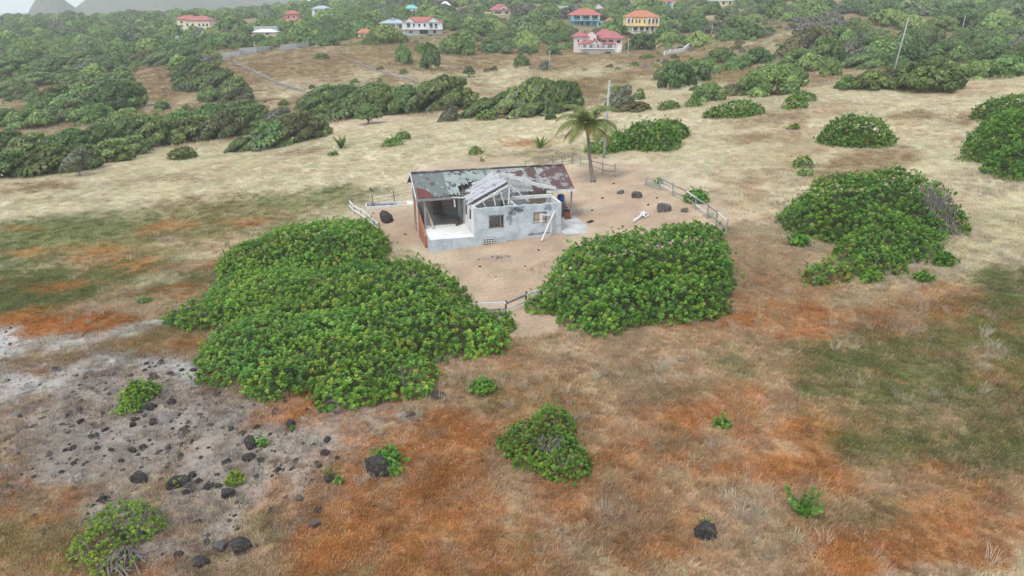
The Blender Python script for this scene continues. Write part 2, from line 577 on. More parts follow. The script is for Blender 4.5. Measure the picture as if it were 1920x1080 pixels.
ZONES = [  # class, photo x, y, half width, half height, strength
    # foreground sheet: dry grass with orange
    ('P', 1200, 780, 520, 230, .3), ('P', 1650, 880, 400, 260, .3), ('P', 1000, 980, 420, 160, .3), ('P', 1450, 560, 330, 120, .4),
    ('O', 760, 840, 150, 70, 1), ('O', 660, 960, 200, 100, 1), ('O', 820, 1030, 220, 80, .9), ('O', 900, 800, 90, 40, .7), ('O', 560, 765, 120, 28, .9),
    ('O', 1330, 612, 90, 22, 1), ('O', 1400, 560, 50, 40, .5), ('O', 1300, 770, 130, 45, .7), ('O', 1500, 830, 150, 50, .9), ('O', 1380, 880, 120, 35, .8),
    ('O', 1830, 1000, 110, 45, .9), ('O', 1680, 1030, 100, 40, .8), ('O', 1100, 930, 110, 50, .7), ('O', 1480, 600, 90, 30, .6), ('O', 1270, 1000, 100, 50, .7),
    ('O', 1500, 1060, 160, 40, .5), ('O', 1190, 860, 120, 40, .5), ('O', 1780, 930, 90, 30, .5), ('O', 930, 660, 50, 20, .4),
    ('G', 1560, 660, 100, 38, .9), ('G', 1392, 690, 55, 42, .9), ('G', 1700, 745, 190, 80, 1), ('G', 1850, 640, 120, 70, 1), ('G', 1885, 530, 60, 45, 1),
    ('G', 1760, 850, 160, 55, .8), ('G', 1650, 690, 130, 50, .9), ('G', 1900, 760, 80, 110, 1), ('L', 1260, 720, 60, 24, .7), ('L', 1250, 830, 80, 30, .6),
    ('L', 1290, 950, 60, 25, .7), ('L', 1600, 960, 160, 50, .7), ('L', 1120, 700, 90, 40, .6), ('L', 950, 740, 70, 30, .6), ('G', 1620, 830, 90, 30, .6), ('L', 960, 1040, 70, 30, .6),
    ('P', 960, 975, 70, 45, 1), ('P', 925, 865, 38, 38, 1), ('P', 1080, 1000, 60, 40, .9), ('P', 1190, 960, 60, 60, .9), ('P', 1700, 775, 55, 40, .9),
    ('S', 1680, 650, 45, 22, .5), ('P', 1360, 1045, 130, 40, 1), ('S', 1880, 1055, 80, 45, .7), ('P', 1150, 690, 90, 45, .7), ('P', 1240, 650, 90, 30, .7),
    ('S', 1660, 540, 60, 60, .6), ('S', 1780, 480, 110, 40, .7), ('P', 1400, 430, 60, 60, .7),
    # trodden tracks
    ('P', 1000, 640, 30, 8, .7), ('P', 985, 672, 24, 9, .6), ('P', 960, 700, 20, 9, .6), ('D', 1062, 690, 12, 8, .6), ('D', 1090, 715, 12, 9, .6), ('D', 1120, 745, 12, 10, .5), ('D', 1150, 780, 10, 12, .5),
    ('S', 1085, 1000, 60, 8, .6), ('S', 1150, 1012, 40, 9, .6), ('S', 1200, 1035, 30, 10, .6), ('S', 1235, 1062, 22, 12, .6), ('P', 1425, 640, 22, 40, .8), ('P', 1445, 720, 26, 40, .8), ('S', 1040, 650, 40, 7, .5),
    # grey stony ground at left
    ('K', 200, 770, 260, 110, 1.3), ('K', 380, 840, 270, 80, 1.3), ('K', 620, 850, 90, 50, 1), ('K', 690, 790, 60, 30, 1), ('K', 380, 960, 210, 120, 1.1), ('K', 120, 900, 170, 80, .9),
    ('L', 230, 660, 160, 45, .7), ('L', 90, 1000, 190, 80, .9), ('G', 70, 960, 110, 35, .8), ('O', 100, 930, 80, 22, .9), ('L', 480, 985, 80, 35, .7), ('O', 330, 660, 60, 16, .5),
    ('W', 60, 640, 90, 22, 1.5), ('W', 190, 628, 60, 13, 1.2), ('W', 90, 745, 90, 22, 1.1), ('W', 190, 690, 100, 15, 1.3), ('W', 30, 715, 60, 25, 1.1), ('W', 330, 705, 70, 12, 1.2), ('W', 285, 617, 28, 7, 1.1),
    ('W', 685, 790, 28, 12, .9), ('W', 60, 790, 60, 30, .7), ('P', 40, 780, 40, 50, .5), ('P', 250, 880, 110, 40, .5), ('P', 300, 930, 60, 30, .6),
    # green and orange band at left
    ('G', 130, 490, 230, 66, 1.5), ('G', 300, 425, 280, 30, 1.5), ('G', 90, 440, 170, 26, 1.5), ('G', 540, 378, 160, 18, 1.5), ('G', 60, 560, 130, 32, 1.8), ('L', 260, 490, 230, 70, 1.5), ('L', 440, 400, 180, 32, 1.4), ('G', 300, 500, 120, 24, 1.4),
    ('O', 110, 600, 110, 24, 3.06), ('O', 190, 470, 62, 18, 4.08), ('P', 175, 482, 80, 20, 1.4), ('O', 250, 502, 58, 13, 4.08), ('O', 400, 487, 50, 18, 3.23), ('O', 320, 425, 50, 10, 3.40), ('O', 330, 540, 60, 14, 2.04), ('P', 290, 455, 50, 13, .8), ('O', 60, 550, 40, 10, 1.53), ('O', 30, 525, 40, 8, 1.36),
    ('G', 200, 535, 190, 38, 1.5), ('L', 330, 470, 110, 30, 1.0), ('G', 60, 580, 90, 25, 1.0), ('P', 425, 462, 40, 10, 5), ('S', 385, 480, 40, 9, 5), ('P', 345, 500, 40, 9, 5), ('S', 305, 522, 40, 10, 5), ('P', 262, 546, 44, 11, 5), ('P', 215, 566, 50, 11, 5), ('P', 165, 580, 40, 9, 2.4), ('P', 350, 560, 70, 24, 2.2), ('P', 300, 585, 60, 18, 1.8),
    ('O', 60, 470, 70, 10, 2.38), ('O', 120, 540, 70, 10, 2.72), ('P', 330, 455, 60, 8, 1.5), ('O', 460, 420, 60, 9, 2.55), ('P', 520, 395, 70, 8, 1.4), ('O', 40, 430, 60, 7, 1.70), ('S', 380, 470, 60, 13, 1.0), ('P', 290, 525, 80, 18, 1.1),
    # yard
    ('D', 960, 520, 115, 55, 1.6), ('D', 930, 475, 110, 28, 1.6), ('D', 740, 425, 85, 42, 1.6), ('D', 1180, 385, 140, 62, 1.6), ('D', 1110, 330, 75, 27, 1.6), ('D', 1260, 410, 95, 48, 1.6),
    ('D', 1060, 440, 160, 40, 1.6), ('D', 1010, 580, 60, 30, 1.5), ('D', 1000, 610, 60, 22, .9), ('D', 860, 335, 90, 30, 1), ('D', 930, 400, 160, 60, 2),
    ('K', 1130, 400, 40, 12, 1.0), ('P', 1000, 500, 50, 14, 1.2), ('K', 930, 482, 60, 6, 1.2), ('P', 1200, 360, 40, 8, 1.0), ('P', 1240, 440, 40, 10, 1.0), ('L', 960, 560, 30, 8, .9), ('P', 720, 440, 30, 10, 1.0),
    # straw field details
    ('O', 985, 268, 55, 9, .6), ('B', 990, 295, 150, 12, .6), ('D', 905, 305, 80, 10, .6), ('B', 1450, 222, 70, 13, .9), ('B', 1400, 262, 55, 9, .8), ('B', 1640, 300, 75, 22, .8), ('B', 1570, 325, 70, 14, .9),
    ('B', 1700, 218, 70, 10, .8), ('B', 1820, 220, 60, 12, .8), ('P', 1560, 205, 90, 15, .6), ('P', 1400, 350, 90, 40, .6), ('P', 1470, 270, 120, 40, .4), ('P', 1800, 170, 110, 15, .5),
    ('B', 560, 285, 45, 7, .7), ('B', 300, 340, 90, 9, .5), ('B', 90, 350, 90, 10, .6), ('L', 660, 365, 40, 10, .6), ('P', 1320, 420, 50, 40, .5), ('P', 1390, 500, 60, 40, .5), ('D', 690, 228, 90, 9, .4),
    # hills behind
    ('B', 540, 125, 130, 25, 1), ('B', 690, 110, 110, 20, .9), ('O', 520, 130, 50, 10, .4), ('S', 540, 165, 90, 16, .28), ('B', 290, 150, 50, 30, 1.2), ('S', 310, 145, 45, 18, .28), ('B', 95, 175, 50, 25, 1),
    ('S', 700, 130, 60, 14, .28), ('B', 1060, 110, 140, 22, 1.2), ('O', 960, 95, 90, 10, .5), ('S', 930, 155, 110, 25, .28), ('S', 1100, 130, 80, 14, .28), ('B', 1500, 160, 110, 14, .9), ('S', 800, 160, 70, 20, .28), ('S', 1250, 160, 90, 20, .28), ('B', 1350, 120, 60, 20, .8),
]


class Zones:
    def __init__(s):
        s.z = []
        for c, px, py, rx, ry, st in ZONES:
            p0 = at(px, py)
            pa = at(px, py - ry)
            pb = at(px, min(py + ry, 1500))
            y0 = (pa.y + pb.y) / 2
            ay = max((pa.y - pb.y) / 2, 0.3)
            if ay > 60:
                ay = 60
                y0 = p0.y
            ax = rx * mpp(p0)
            r = p0.x / p0.y
            s.z.append((CK.index(c), r * y0, y0, ax, ay, r, st))

    def weights(s, x, y):
        W = np.zeros((len(CK), len(x)))
        wx = x + 1.5 * fbm(x / 3.0, y / 3.0, 40, 3)
        wy = y + 1.8 * fbm(x / 3.5, y / 3.5, 41, 3)
        # the general cover: straw field, darker grass near the bluff, brown beyond the crest
        n1 = fbm(x / 9, y / 12, 50, 4)
        n2 = fbm(x / 5, y / 6, 51, 4)
        far = np.clip((y - 112) / 30, 0, 1)
        near = np.clip((48 - y) / 16, 0, 1)
        W[CK.index('S')] += (1 - near) * (1 - 0.72 * far) * 0.75
        W[CK.index('P')] += near * 0.42 + (1 - near) * np.clip(n1 * 0.9, 0, 1) * 0.7
        W[CK.index('B')] += far * (0.35 + 0.8 * np.clip(n1, -.2, 1)) + (1 - far) * (1 - near) * np.clip(n2 - 0.35, 0, 1) * 0.9
        W[CK.index('L')] += far * np.clip(.3 + fbm(x / 16, y / 22, 52, 4), 0, 1) * 1.0 + near * np.clip(n2 * 0.9, 0, 1) + (1 - near) * np.clip(-n2 - .35, 0, 1) * .8
        W[CK.index('O')] += near * np.clip(n1 * .8 + .34, 0, 1)
        deep = np.clip((y - 270) / 40, 0, 1)
        W[CK.index('T')] += deep * .5
        wig = fbm(x / 1.6, y / 1.6, 60, 4)
        for c, cx, cy, ax, ay, r, st in s.z:
            yy = wy - cy
            if np.all(np.abs(yy) > 3 * ay + 3):
                continue
            d = ((wx - (cx + r * yy)) / (ax + .2)) ** 2 + (yy / (ay + .2)) ** 2
            W[c] += st * 1.6 * np.exp(-1.1 * d ** 1.5) * (1 + 0.55 * wig)
        # patchy break-up so covers interlock
        for k in range(len(CK)):
            sc = (1.1 if CK[k] in 'OGPLK' else 2.2) * (1 + np.maximum(y - 60, 0) / 40)
            W[k] *= np.clip(1 + 1.1 * fbm(x / sc, y / (sc * 1.15), 70 + k * 3, 4), 0.05, 3)
        W = np.maximum(W, 0) ** 1.85
        W /= W.sum(0) + 1e-9
        return W


ZN = Zones()
CARR = np.array([CL[k] for k in CK])

# ------------------------------------------------------------------ the ground sheet
M['ground'], nt, b = newmat('ground')
a = nt.nodes.new('ShaderNodeAttribute')
a.attribute_name = 'col'
geo = nt.nodes.new('ShaderNodeNewGeometry')
n1 = nt.nodes.new('ShaderNodeTexNoise')
n1.inputs['Scale'].default_value = 5.0
n1.inputs['Detail'].default_value = 8
n1.inputs['Roughness'].default_value = 0.75
nt.links.new(geo.outputs['Position'], n1.inputs['Vector'])
mr = nt.nodes.new('ShaderNodeMapRange')
mr.inputs[1].default_value, mr.inputs[2].default_value, mr.inputs[3].default_value, mr.inputs[4].default_value = .3, .7, .72, 1.22
nt.links.new(n1.outputs[0], mr.inputs[0])
mu = nt.nodes.new('ShaderNodeMix')
mu.data_type = 'RGBA'
mu.blend_type = 'MULTIPLY'
mu.inputs[0].default_value = 1
nt.links.new(a.outputs['Color'], mu.inputs[6])
nt.links.new(mr.outputs[0], mu.inputs[7])
nt.links.new(mu.outputs[2], b.inputs['Base Color'])
b.inputs['Roughness'].default_value = 0.95
b.inputs['Specular IOR Level'].default_value = 0.1
bp = nt.nodes.new('ShaderNodeBump')
bp.inputs['Strength'].default_value = 0.5
bp.inputs['Distance'].default_value = 0.08
nt.links.new(n1.outputs[0], bp.inputs['Height'])
nt.links.new(bp.outputs[0], b.inputs['Normal'])

GY = np.concatenate([np.linspace(-25, 8, 14)[:-1], np.exp(np.linspace(math.log(38), math.log(1640), 560)) - 30])
GR = np.linspace(-1.25, 1.25, 480)
gy, gr = np.meshgrid(GY, GR, indexing='ij')
gx = gr * (gy + 30)
gzv = ground(gx.ravel(), gy.ravel())
V = np.stack([gx.ravel(), gy.ravel(), gzv], 1)
ni, nj = gx.shape
idx = np.arange(ni * nj).reshape(ni, nj)
FQ = np.stack([idx[:-1, :-1], idx[:-1, 1:], idx[1:, 1:], idx[1:, :-1]], -1).reshape(-1, 4)
me = bpy.data.meshes.new('ground')
me.vertices.add(len(V))
me.vertices.foreach_set('co', V.astype(np.float32).ravel())
me.loops.add(FQ.size)
me.loops.foreach_set('vertex_index', FQ.astype(np.int32).ravel())
me.polygons.add(len(FQ))
me.polygons.foreach_set('loop_start', np.arange(0, FQ.size, 4, dtype=np.int32))
me.polygons.foreach_set('use_smooth', np.ones(len(FQ), bool))
me.update(calc_edges=True)
GW = ZN.weights(V[:, 0], V[:, 1])
gc = np.ones((len(V), 4), np.float32)
gc[:, :3] = GW.T @ CARR * (1 + .28 * fbm(V[:, 0] / 1.1, V[:, 1] / 1.3, 99, 4) + .15 * fbm(V[:, 0] / 9, V[:, 1] / 12, 96, 3))[:, None]
at_ = me.attributes.new('col', 'FLOAT_COLOR', 'POINT')
at_.data.foreach_set('color', gc.ravel())
me.materials.append(M['ground'])
tag(link('ground', me), kind='structure', label='dry grassy headland with orange, green and bare earth patches')

# sea beyond the land
M['sea'], nt, b = newmat('sea')
b.inputs['Base Color'].default_value = (0.10, 0.16, 0.19, 1)
b.inputs['Roughness'].default_value = 0.25
wv = nt.nodes.new('ShaderNodeTexNoise')
wv.inputs['Scale'].default_value = 0.05
bp = nt.nodes.new('ShaderNodeBump')
bp.inputs['Strength'].default_value = 0.4
g2 = nt.nodes.new('ShaderNodeNewGeometry')
nt.links.new(g2.outputs['Position'], wv.inputs['Vector'])
nt.links.new(wv.outputs[0], bp.inputs['Height'])
nt.links.new(bp.outputs[0], b.inputs['Normal'])
mb = MB()
mb.add([(-9000, 900, -46), (9000, 900, -46), (9000, 9500, -46), (-9000, 9500, -46)], [(0, 1, 2, 3)])
tag(mb.build('sea', 'sea'), kind='structure', label='pale strip of sea on the horizon')


# far mountains across the bay
def mountain(name, label, cx, cy, W, H, D, prof, seed):
    n, m = 70, 16
    vs, fs = [], []
    for j in range(m):
        t = j / (m - 1) * 2 - 1
        for i in range(n):
            s = i / (n - 1)
            h = np.interp(s, [q[0] for q in prof], [q[1] for q in prof])
            h = h * max(0.0, 1 - abs(t) ** 1.6) * (1 + 0.10 * float(fbm(np.array([s * 14.]), np.array([t * 4.]), seed)[0]))
            vs.append((cx + (s - .5) * W, cy + t * D / 2, -50 + (H + 50) * h))
    for j in range(m - 1):
        for i in range(n - 1):
            q = j * n + i
            fs.append((q, q + 1, q + n + 1, q + n))
    o = MB().add(vs, fs).build(name, 'mountain', smooth=True)
    return tag(o, label, kind='structure')


M['mountain'] = mat_plain('mountain_forest', (0.10, 0.135, 0.115), 0.95, 0.3, 0.01, (0.15, 0.15, 0.125))


# ------------------------------------------------------------------ grass (scattered tufts)
def blades(n, h, spread, width, lean, seed, droop=0.3):
    rng = np.random.default_rng(seed)
    P = []
    for i in range(n):
        a = rng.uniform(0, 2 * math.pi)
        r = spread * math.sqrt(rng.uniform())
        b0 = np.array([r * math.cos(a), r * math.sin(a), -0.02])
        d = np.array([math.cos(a) * .5 + lean + rng.normal() * .25, math.sin(a) * .5 + rng.normal() * .25, 0])
        hh = h * rng.uniform(.55, 1.1)
        w = np.array([-math.sin(a + rng.normal()), math.cos(a + rng.normal()), 0]) * width
        p1 = b0 + d * hh * .28 + np.array([0, 0, hh * .62])
        p2 = b0 + d * hh * (.7 + droop * .3) + np.array([0, 0, hh * (1.0 - droop * .35)])
        P.append([b0 - w, b0 + w, p1 + w * .75, p1 - w * .75])
        P.append([p1 - w * .75, p1 + w * .75, p2 + w * .1, p2 - w * .1])
    return np.array(P)


def template(name, P, mat):
    me = poly_mesh(name, P, np.ones((len(P), 3)) * .5, mat)
    return bpy.data.objects.new(name, me)


M['grass'] = mat_instcol('dry_grass', 0.25)
M['cover'] = mat_instcol('ground_cover', 0.2)


def scatter(name, label, tmpl, x, y, z, scale, tint, rot=None, cat='grass'):
    n = len(x)
    me = bpy.data.meshes.new(name)
    me.vertices.add(n)
    me.vertices.foreach_set('co', np.stack([x, y, z], 1).astype(np.float32).ravel())
    a = me.attributes.new('tint', 'FLOAT_COLOR', 'POINT')
    c = np.ones((n, 4), np.float32)
    c[:, :3] = tint
    a.data.foreach_set('color', c.ravel())
    a = me.attributes.new('scl', 'FLOAT', 'POINT')
    a.data.foreach_set('value', scale.astype(np.float32))
    a = me.attributes.new('rot', 'FLOAT_VECTOR', 'POINT')
    r = np.zeros((n, 3), np.float32)
    r[:, 2] = RNG.uniform(0, 2 * math.pi, n) if rot is None else rot
    a.data.foreach_set('vector', r.ravel())
    o = link(name, me)
    ng = bpy.data.node_groups.new(name, 'GeometryNodeTree')
    ng.interface.new_socket('Geometry', in_out='INPUT', socket_type='NodeSocketGeometry')
    ng.interface.new_socket('Geometry', in_out='OUTPUT', socket_type='NodeSocketGeometry')
    gi = ng.nodes.new('NodeGroupInput')
    go = ng.nodes.new('NodeGroupOutput')
    ip = ng.nodes.new('GeometryNodeInstanceOnPoints')
    oi = ng.nodes.new('GeometryNodeObjectInfo')
    oi.inputs['Object'].default_value = tmpl
    oi.inputs['As Instance'].default_value = True
    na = ng.nodes.new('GeometryNodeInputNamedAttribute')
    na.data_type = 'FLOAT'
    na.inputs['Name'].default_value = 'scl'
    nr = ng.nodes.new('GeometryNodeInputNamedAttribute')
    nr.data_type = 'FLOAT_VECTOR'
    nr.inputs['Name'].default_value = 'rot'
    ng.links.new(gi.outputs[0], ip.inputs['Points'])
    ng.links.new(oi.outputs['Geometry'], ip.inputs['Instance'])
    ng.links.new(na.outputs['Attribute'], ip.inputs['Scale'])
    ng.links.new(nr.outputs['Attribute'], ip.inputs['Rotation'])
    ng.links.new(ip.outputs[0], go.inputs[0])
    md = o.modifiers.new('scatter', 'NODES')
    md.node_group = ng
    return tag(o, label, cat, kind='stuff')


def rand_ground(n, y0, y1, rmax=0.85, power=1.0):
    y = y0 + (y1 - y0) * RNG.uniform(0, 1, n) ** power
    y = np.sqrt(RNG.uniform(y0 ** 2, y1 ** 2, n)) if power == 2 else y
    x = RNG.uniform(-rmax, rmax, n) * (y + 4)
    return x, y


NOGRASS = []        # (x, y, radius) kept clear


def grass_layer():
    t_tall = template('tuft_tall', blades(22, 0.22, 0.12, 0.0055, 0.2, 1, .1), 'grass')
    t_far = template('tuft_field', blades(30, 0.32, 0.40, 0.010, 0.45, 2), 'grass')
    t_low = template('tuft_low', blades(32, 0.11, 0.20, 0.011, 0.1, 3, 1.0), 'cover')
    t_lowfar = template('tuft_low_field', blades(34, 0.13, 0.42, 0.016, 0.1, 4, 1.0), 'cover')

    def emit(name, label, t, n, y0, y1, kinds, s0, s1, power, cut):
        x, y = rand_ground(n, y0, y1, 0.86, power)
        W = ZN.weights(x, y)
        p = sum(W[CK.index(k)] * w for k, w in kinds.items())
        p *= np.clip(0.75 + 0.8 * fbm(x / 0.9, y / 1.2, 91, 3), 0.05, 1.4)
        p *= (1 - W[CK.index('D')]) ** 4
        keep = RNG.uniform(0, 1, n) < p * cut
        for hx, hy, hr in NOGRASS:
            keep &= (x - hx) ** 2 + (y - hy) ** 2 > hr * hr
        hx = (x - HO.x) * E1.x + (y - HO.y) * E1.y
        hy = (x - HO.x) * E2.x + (y - HO.y) * E2.y
        keep &= ~((hx > -4.2) & (hx < 9.6) & (hy > -.6) & (hy < 9))
        x, y, W = x[keep], y[keep], W[:, keep]
        # each tuft takes one of the covers around it
        cum = np.cumsum(W, 0)
        pick = (RNG.uniform(0, 1, len(x))[None] > cum).sum(0).clip(0, len(CK) - 1)
        c = 0.55 * CARR[pick] + 0.45 * (W.T @ CARR)
        v = np.clip(1.22 + (0.25 if y0 < 20 else .14) * RNG.normal(size=len(x)), 0.55, 1.75)[:, None]
        c = c * (1.12 if y0 < 20 else 1.0) * (1 + (.30 if y0 < 20 else .12) * fbm(x / .7, y / .9, 97, 3))[:, None] * (1 + .18 * fbm(x / 3, y / 3, 98, 2))[:, None]
        yw = RNG.uniform(0, 1, len(x)) < (.004 if 'cover' in name else 0)
        c[yw] = (.30, .36, .05)
        c = np.clip(c * v * (1 + 0.06 * RNG.normal(size=(len(x), 3))), 0.01, 0.85)
        sc = RNG.uniform(s0, s1, len(x)) * (1 + .35 * fbm(x / 2.5, y / 2.5, 95, 2))
        rot = RNG.normal(0.3, 1.0, len(x)) if 'grass' in name else None
        scatter(name, label, t, x, y, ground(x, y), sc, c, rot)

    emit('dry_grass', 'tall dry taupe and straw grass on the near slope', t_tall, 340000, 14, 50, {'P': 1.0, 'S': 1.0, 'L': .6, 'K': .07, 'O': .30, 'G': .25, 'W': .05}, .6, 1.25, 2, 1.0)
    def tussocks():
        n = 13000
        x, y = rand_ground(n, 15, 62, .86, 2)
        W = ZN.weights(x, y)
        p = (W[CK.index('P')] + W[CK.index('S')] + .3 * W[CK.index('O')]) * np.clip(fbm(x / 2.6, y / 3.2, 301, 3) * 1.8, 0, 1)
        keep = RNG.uniform(0, 1, n) < p
        hx = (x - HO.x) * E1.x + (y - HO.y) * E1.y
        hy = (x - HO.x) * E2.x + (y - HO.y) * E2.y
        keep &= ~((hx > -4.2) & (hx < 9.6) & (hy > -.6) & (hy < 9)) & (W[CK.index('D')] < .2)
        x, y = x[keep], y[keep]
        c = np.array([(.52, .45, .35)]) * RNG.uniform(.75, 1.25, (len(x), 1)) * (1 + .05 * RNG.normal(size=(len(x), 3)))
        scatter('tussock_grass', 'taller pale seeding tussocks standing out of the dry grass', template('tussock', blades(40, .52, .15, .006, .22, 9, .25), 'grass'), x, y, ground(x, y), RNG.uniform(.6, 1.2, len(x)), c)

    tussocks()
    emit('field_grass', 'pale straw grass bent by wind across the field', t_far, 150000, 44, 135, {'S': 1.0, 'P': 1.0, 'B': .6, 'L': .5, 'G': .2, 'O': .3}, .55, 1.0, 2, 0.9)
    emit('hill_grass', 'brown and straw grass on the hill beyond the field', t_far, 90000, 118, 330, {'S': 1.0, 'P': 1.0, 'B': 1.0, 'L': 1.0, 'O': 1.0}, 1.4, 2.6, 2, 0.8)
    emit('ground_cover', 'low orange and green ground cover on the near slope', t_low, 150000, 14, 52, {'O': 1.0, 'G': 1.0, 'L': .8, 'P': .3, 'K': .10, 'W': .03}, .6, 1.4, 2, 1.0)
    emit('field_cover', 'low green and brown ground cover patches in the field', t_lowfar, 60000, 48, 130, {'O': 1.0, 'G': 1.0, 'L': .9, 'B': .8}, .6, 1.2, 2, 1.0)


# ------------------------------------------------------------------ the ruined house
TH = math.radians(15.0)
HO = Vector((-2.68, 50.06, 0.0))
E1 = Vector((math.cos(TH), math.sin(TH), 0))
E2 = Vector((-math.sin(TH), math.cos(TH), 0))


def corrugated(w, l, waves, amp, thick=0.006, rows=1, seed=0, torn=0.0):
    """sheet: x across (0..w), y down the slope (0..l); corrugations run along y"""
    rng = random.Random(seed)
    n = waves * 4
    vs, fs = [], []
    ends = [l * (1 - torn * rng.random() * (1 if rng.random() < .5 else .3)) for _ in range(n + 1)]
    for k, dz in ((0, 0), (1, -thick)):
        for i in range(n + 1):
            x = w * i / n
            z = amp * math.cos(2 * math.pi * i / 4)
            vs.append((x, 0, z + dz))
            vs.append((x, ends[i], z + dz))
    m = 2 * (n + 1)
    for i in range(n):
        q = 2 * i
        fs.append((q, q + 2, q + 3, q + 1))
        fs.append((m + q, m + q + 1, m + q + 3, m + q + 2))
        fs.append((q + 1, q + 3, m + q + 3, m + q + 1))
        fs.append((q, m + q, m + q + 2, q + 2))
    fs.append((0, 1, m + 1, m))
    fs.append((2 * n, m + 2 * n, m + 2 * n + 1, 2 * n + 1))
    return vs, fs


def ruined_house():
    H = empty('ruined_house', HO, TH, 'derelict pale blue concrete house with a torn corrugated roof', 'house')
    P = lambda mb, name, mat, parent=H, **k: mb.build(name, mat, parent, **k)
    T = 0.18

    def wall_x(a0, a1, b, z0, z1, holes=(), name='wall', mat='plaster', rag=0.0, zl=None, seed=1):
        """wall along a at depth b, with rectangular openings, built as one mesh of blocks; top may be ragged"""
        rng = random.Random(seed)
        mb = MB()
        xs = sorted(set([a0, a1] + [q for h in holes for q in h[:2]]))
        for i in range(len(xs) - 1):
            x0, x1 = xs[i], xs[i + 1]
            hh = [h for h in holes if h[0] <= x0 + 1e-6 and h[1] >= x1 - 1e-6]
            if hh:
                h = hh[0]
                mb.box(x0, x1, b, b + T, z0, h[2])
                segs = [(x0, x1, h[3])]
            else:
                segs = [(x0, x1, z0)]
            for s0, s1, zz in segs:
                if rag:
                    n = max(1, int((s1 - s0) / .25))
                    for k in range(n):
                        q0, q1 = s0 + (s1 - s0) * k / n, s0 + (s1 - s0) * (k + 1) / n
                        mb.box(q0, q1, b, b + T, zz, z1 - rng.random() * rag)
                else:
                    mb.box(s0, s1, b, b + T, zz, z1)
        return P(mb, name, mat)

    def wall_y(b0, b1, a, z0, z1, holes=(), name='wall', mat='white_plaster'):
        mb = MB()
        ys = sorted(set([b0, b1] + [q for h in holes for q in h[:2]]))
        for i in range(len(ys) - 1):
            y0, y1 = ys[i], ys[i + 1]
            hh = [h for h in holes if h[0] <= y0 + 1e-6 and h[1] >= y1 - 1e-6]
            if hh:
                mb.box(a, a + T, y0, y1, z0, hh[0][2])
                mb.box(a, a + T, y0, y1, hh[0][3], z1)
            else:
                mb.box(a, a + T, y0, y1, z0, z1)
        return P(mb, name, mat)

    # wing: front wall with two window holes
    fw = wall_x(0, 6.5, 0, -0.6, 2.8, [(1.05, 2.2, 1.2, 2.2), (4.38, 5.38, 1.28, 2.2)], 'front_wall', rag=0.07)
    # patches where the paint came off: thin shapes on the wall face
    rng = random.Random(4)
    for ca, cz, sa, sz in ((2.95, 2.45, .55, .3), (3.3, 2.5, .4, .22), (2.62, 1.95, .22, .5), (5.5, 2.5, .3, .25), (4.4, .55, .55, .10), (5.2, .6, .45, .09), (3.0, 0.18, .5, .08)):
        vs = []
        n = 22
        ph = rng.random() * 6
        for i in range(n):
            t = 2 * math.pi * i / n
            r = 1 + .25 * math.sin(3 * t + ph) + .2 * math.sin(5 * t + 2 * ph) + rng.uniform(-.12, .12)
            vs.append((ca + sa * r * math.cos(t), -0.004, min(2.72, cz + sz * r * math.sin(t))))
        mb = MB()
        mb.add(vs, [tuple(range(n))])
        P(mb, 'bare_patch', 'stain', fw)
    for ca, cz, sa, sz in ((3.9, 1.05, .55, .5), (1.7, .75, .6, .22), (.45, 1.9, .28, .6), (5.9, 1.3, .3, .5), (2.9, 1.15, .35, .35)):
        vs = []
        n = 22
        ph = rng.random() * 6
        for i in range(n):
            t = 2 * math.pi * i / n
            r = 1 + .25 * math.sin(3 * t + ph) + .2 * math.sin(5 * t + 2 * ph) + rng.uniform(-.1, .1)
            vs.append((ca + sa * r * math.cos(t), -0.003, cz + sz * r * math.sin(t)))
        P(MB().add(vs, [tuple(range(n))]), 'pale_patch', 'pale_plaster', fw)
    # window remains
    wf = P(MB().box(1.05, 1.12, .02, .14, 1.2, 2.2).box(2.13, 2.2, .02, .14, 1.2, 2.2).box(1.12, 2.13, .02, .14, 2.13, 2.2).box(1.12, 2.13, .02, .14, 1.2, 1.26), 'window_frame', 'greywood')
    P(MB().bar((1.95, .08, 1.26), (1.95, .08, 2.13), .05), 'mullion', 'greywood', wf)
    P(MB().bar((1.14, .1, 1.75), (2.12, .1, 1.32), .06), 'loose_slat', 'brownwood', wf)
    P(MB().bar((1.2, .05, 1.3), (2.0, .3, 1.5), .05), 'loose_slat', 'brownwood', wf)
    wf2 = P(MB().box(4.38, 5.38, .05, .1, 1.58, 1.62).box(4.385, 4.43, .03, .12, 1.28, 2.2).box(5.33, 5.375, .03, .12, 1.28, 2.2), 'window_frame', 'brownwood')
    P(MB().box(4.43, 5.33, .12, .145, 1.62, 2.2), 'board', 'plywood', wf2)
    # left wing wall with narrow windows, right wing wall, inner walls
    lw = wall_y(T, 6.3, 0.0, -0.3, 2.8, [(1.0, 1.75, 1.55, 2.4), (2.5, 3.2, 1.55, 2.4), (4.2, 5.0, .72, 2.55)], 'side_wall')
    for y0, y1 in ((1.0, 1.75), (2.5, 3.2)):
        P(MB().box(.04, .12, y0, y0 + .05, 1.55, 2.4).box(.04, .12, y1 - .05, y1, 1.55, 2.4).box(.05, .11, y0 + .05, y1 - .05, 1.95, 2.0), 'window_frame', 'brownwood', lw)
    P(MB().box(.1, .15, 4.2, 5.0, .72, 2.55), 'door', 'dark', lw)
    wall_y(T, 3.6, 6.32, -0.2, 2.8, [], 'side_wall')
    iw = wall_x(.18, 6.32, 3.6, 0.0, 3.25, [(2.9, 3.7, .4, 2.7)], 'inner_wall', 'white_plaster')
    P(MB().box(4.0, 5.1, 3.55, 3.6, 1.2, 2.5), 'board', 'whitewood', iw)
    P(MB().box(5.2, 6.3, 3.55, 3.6, 1.5, 2.9), 'board', 'plywood', iw)
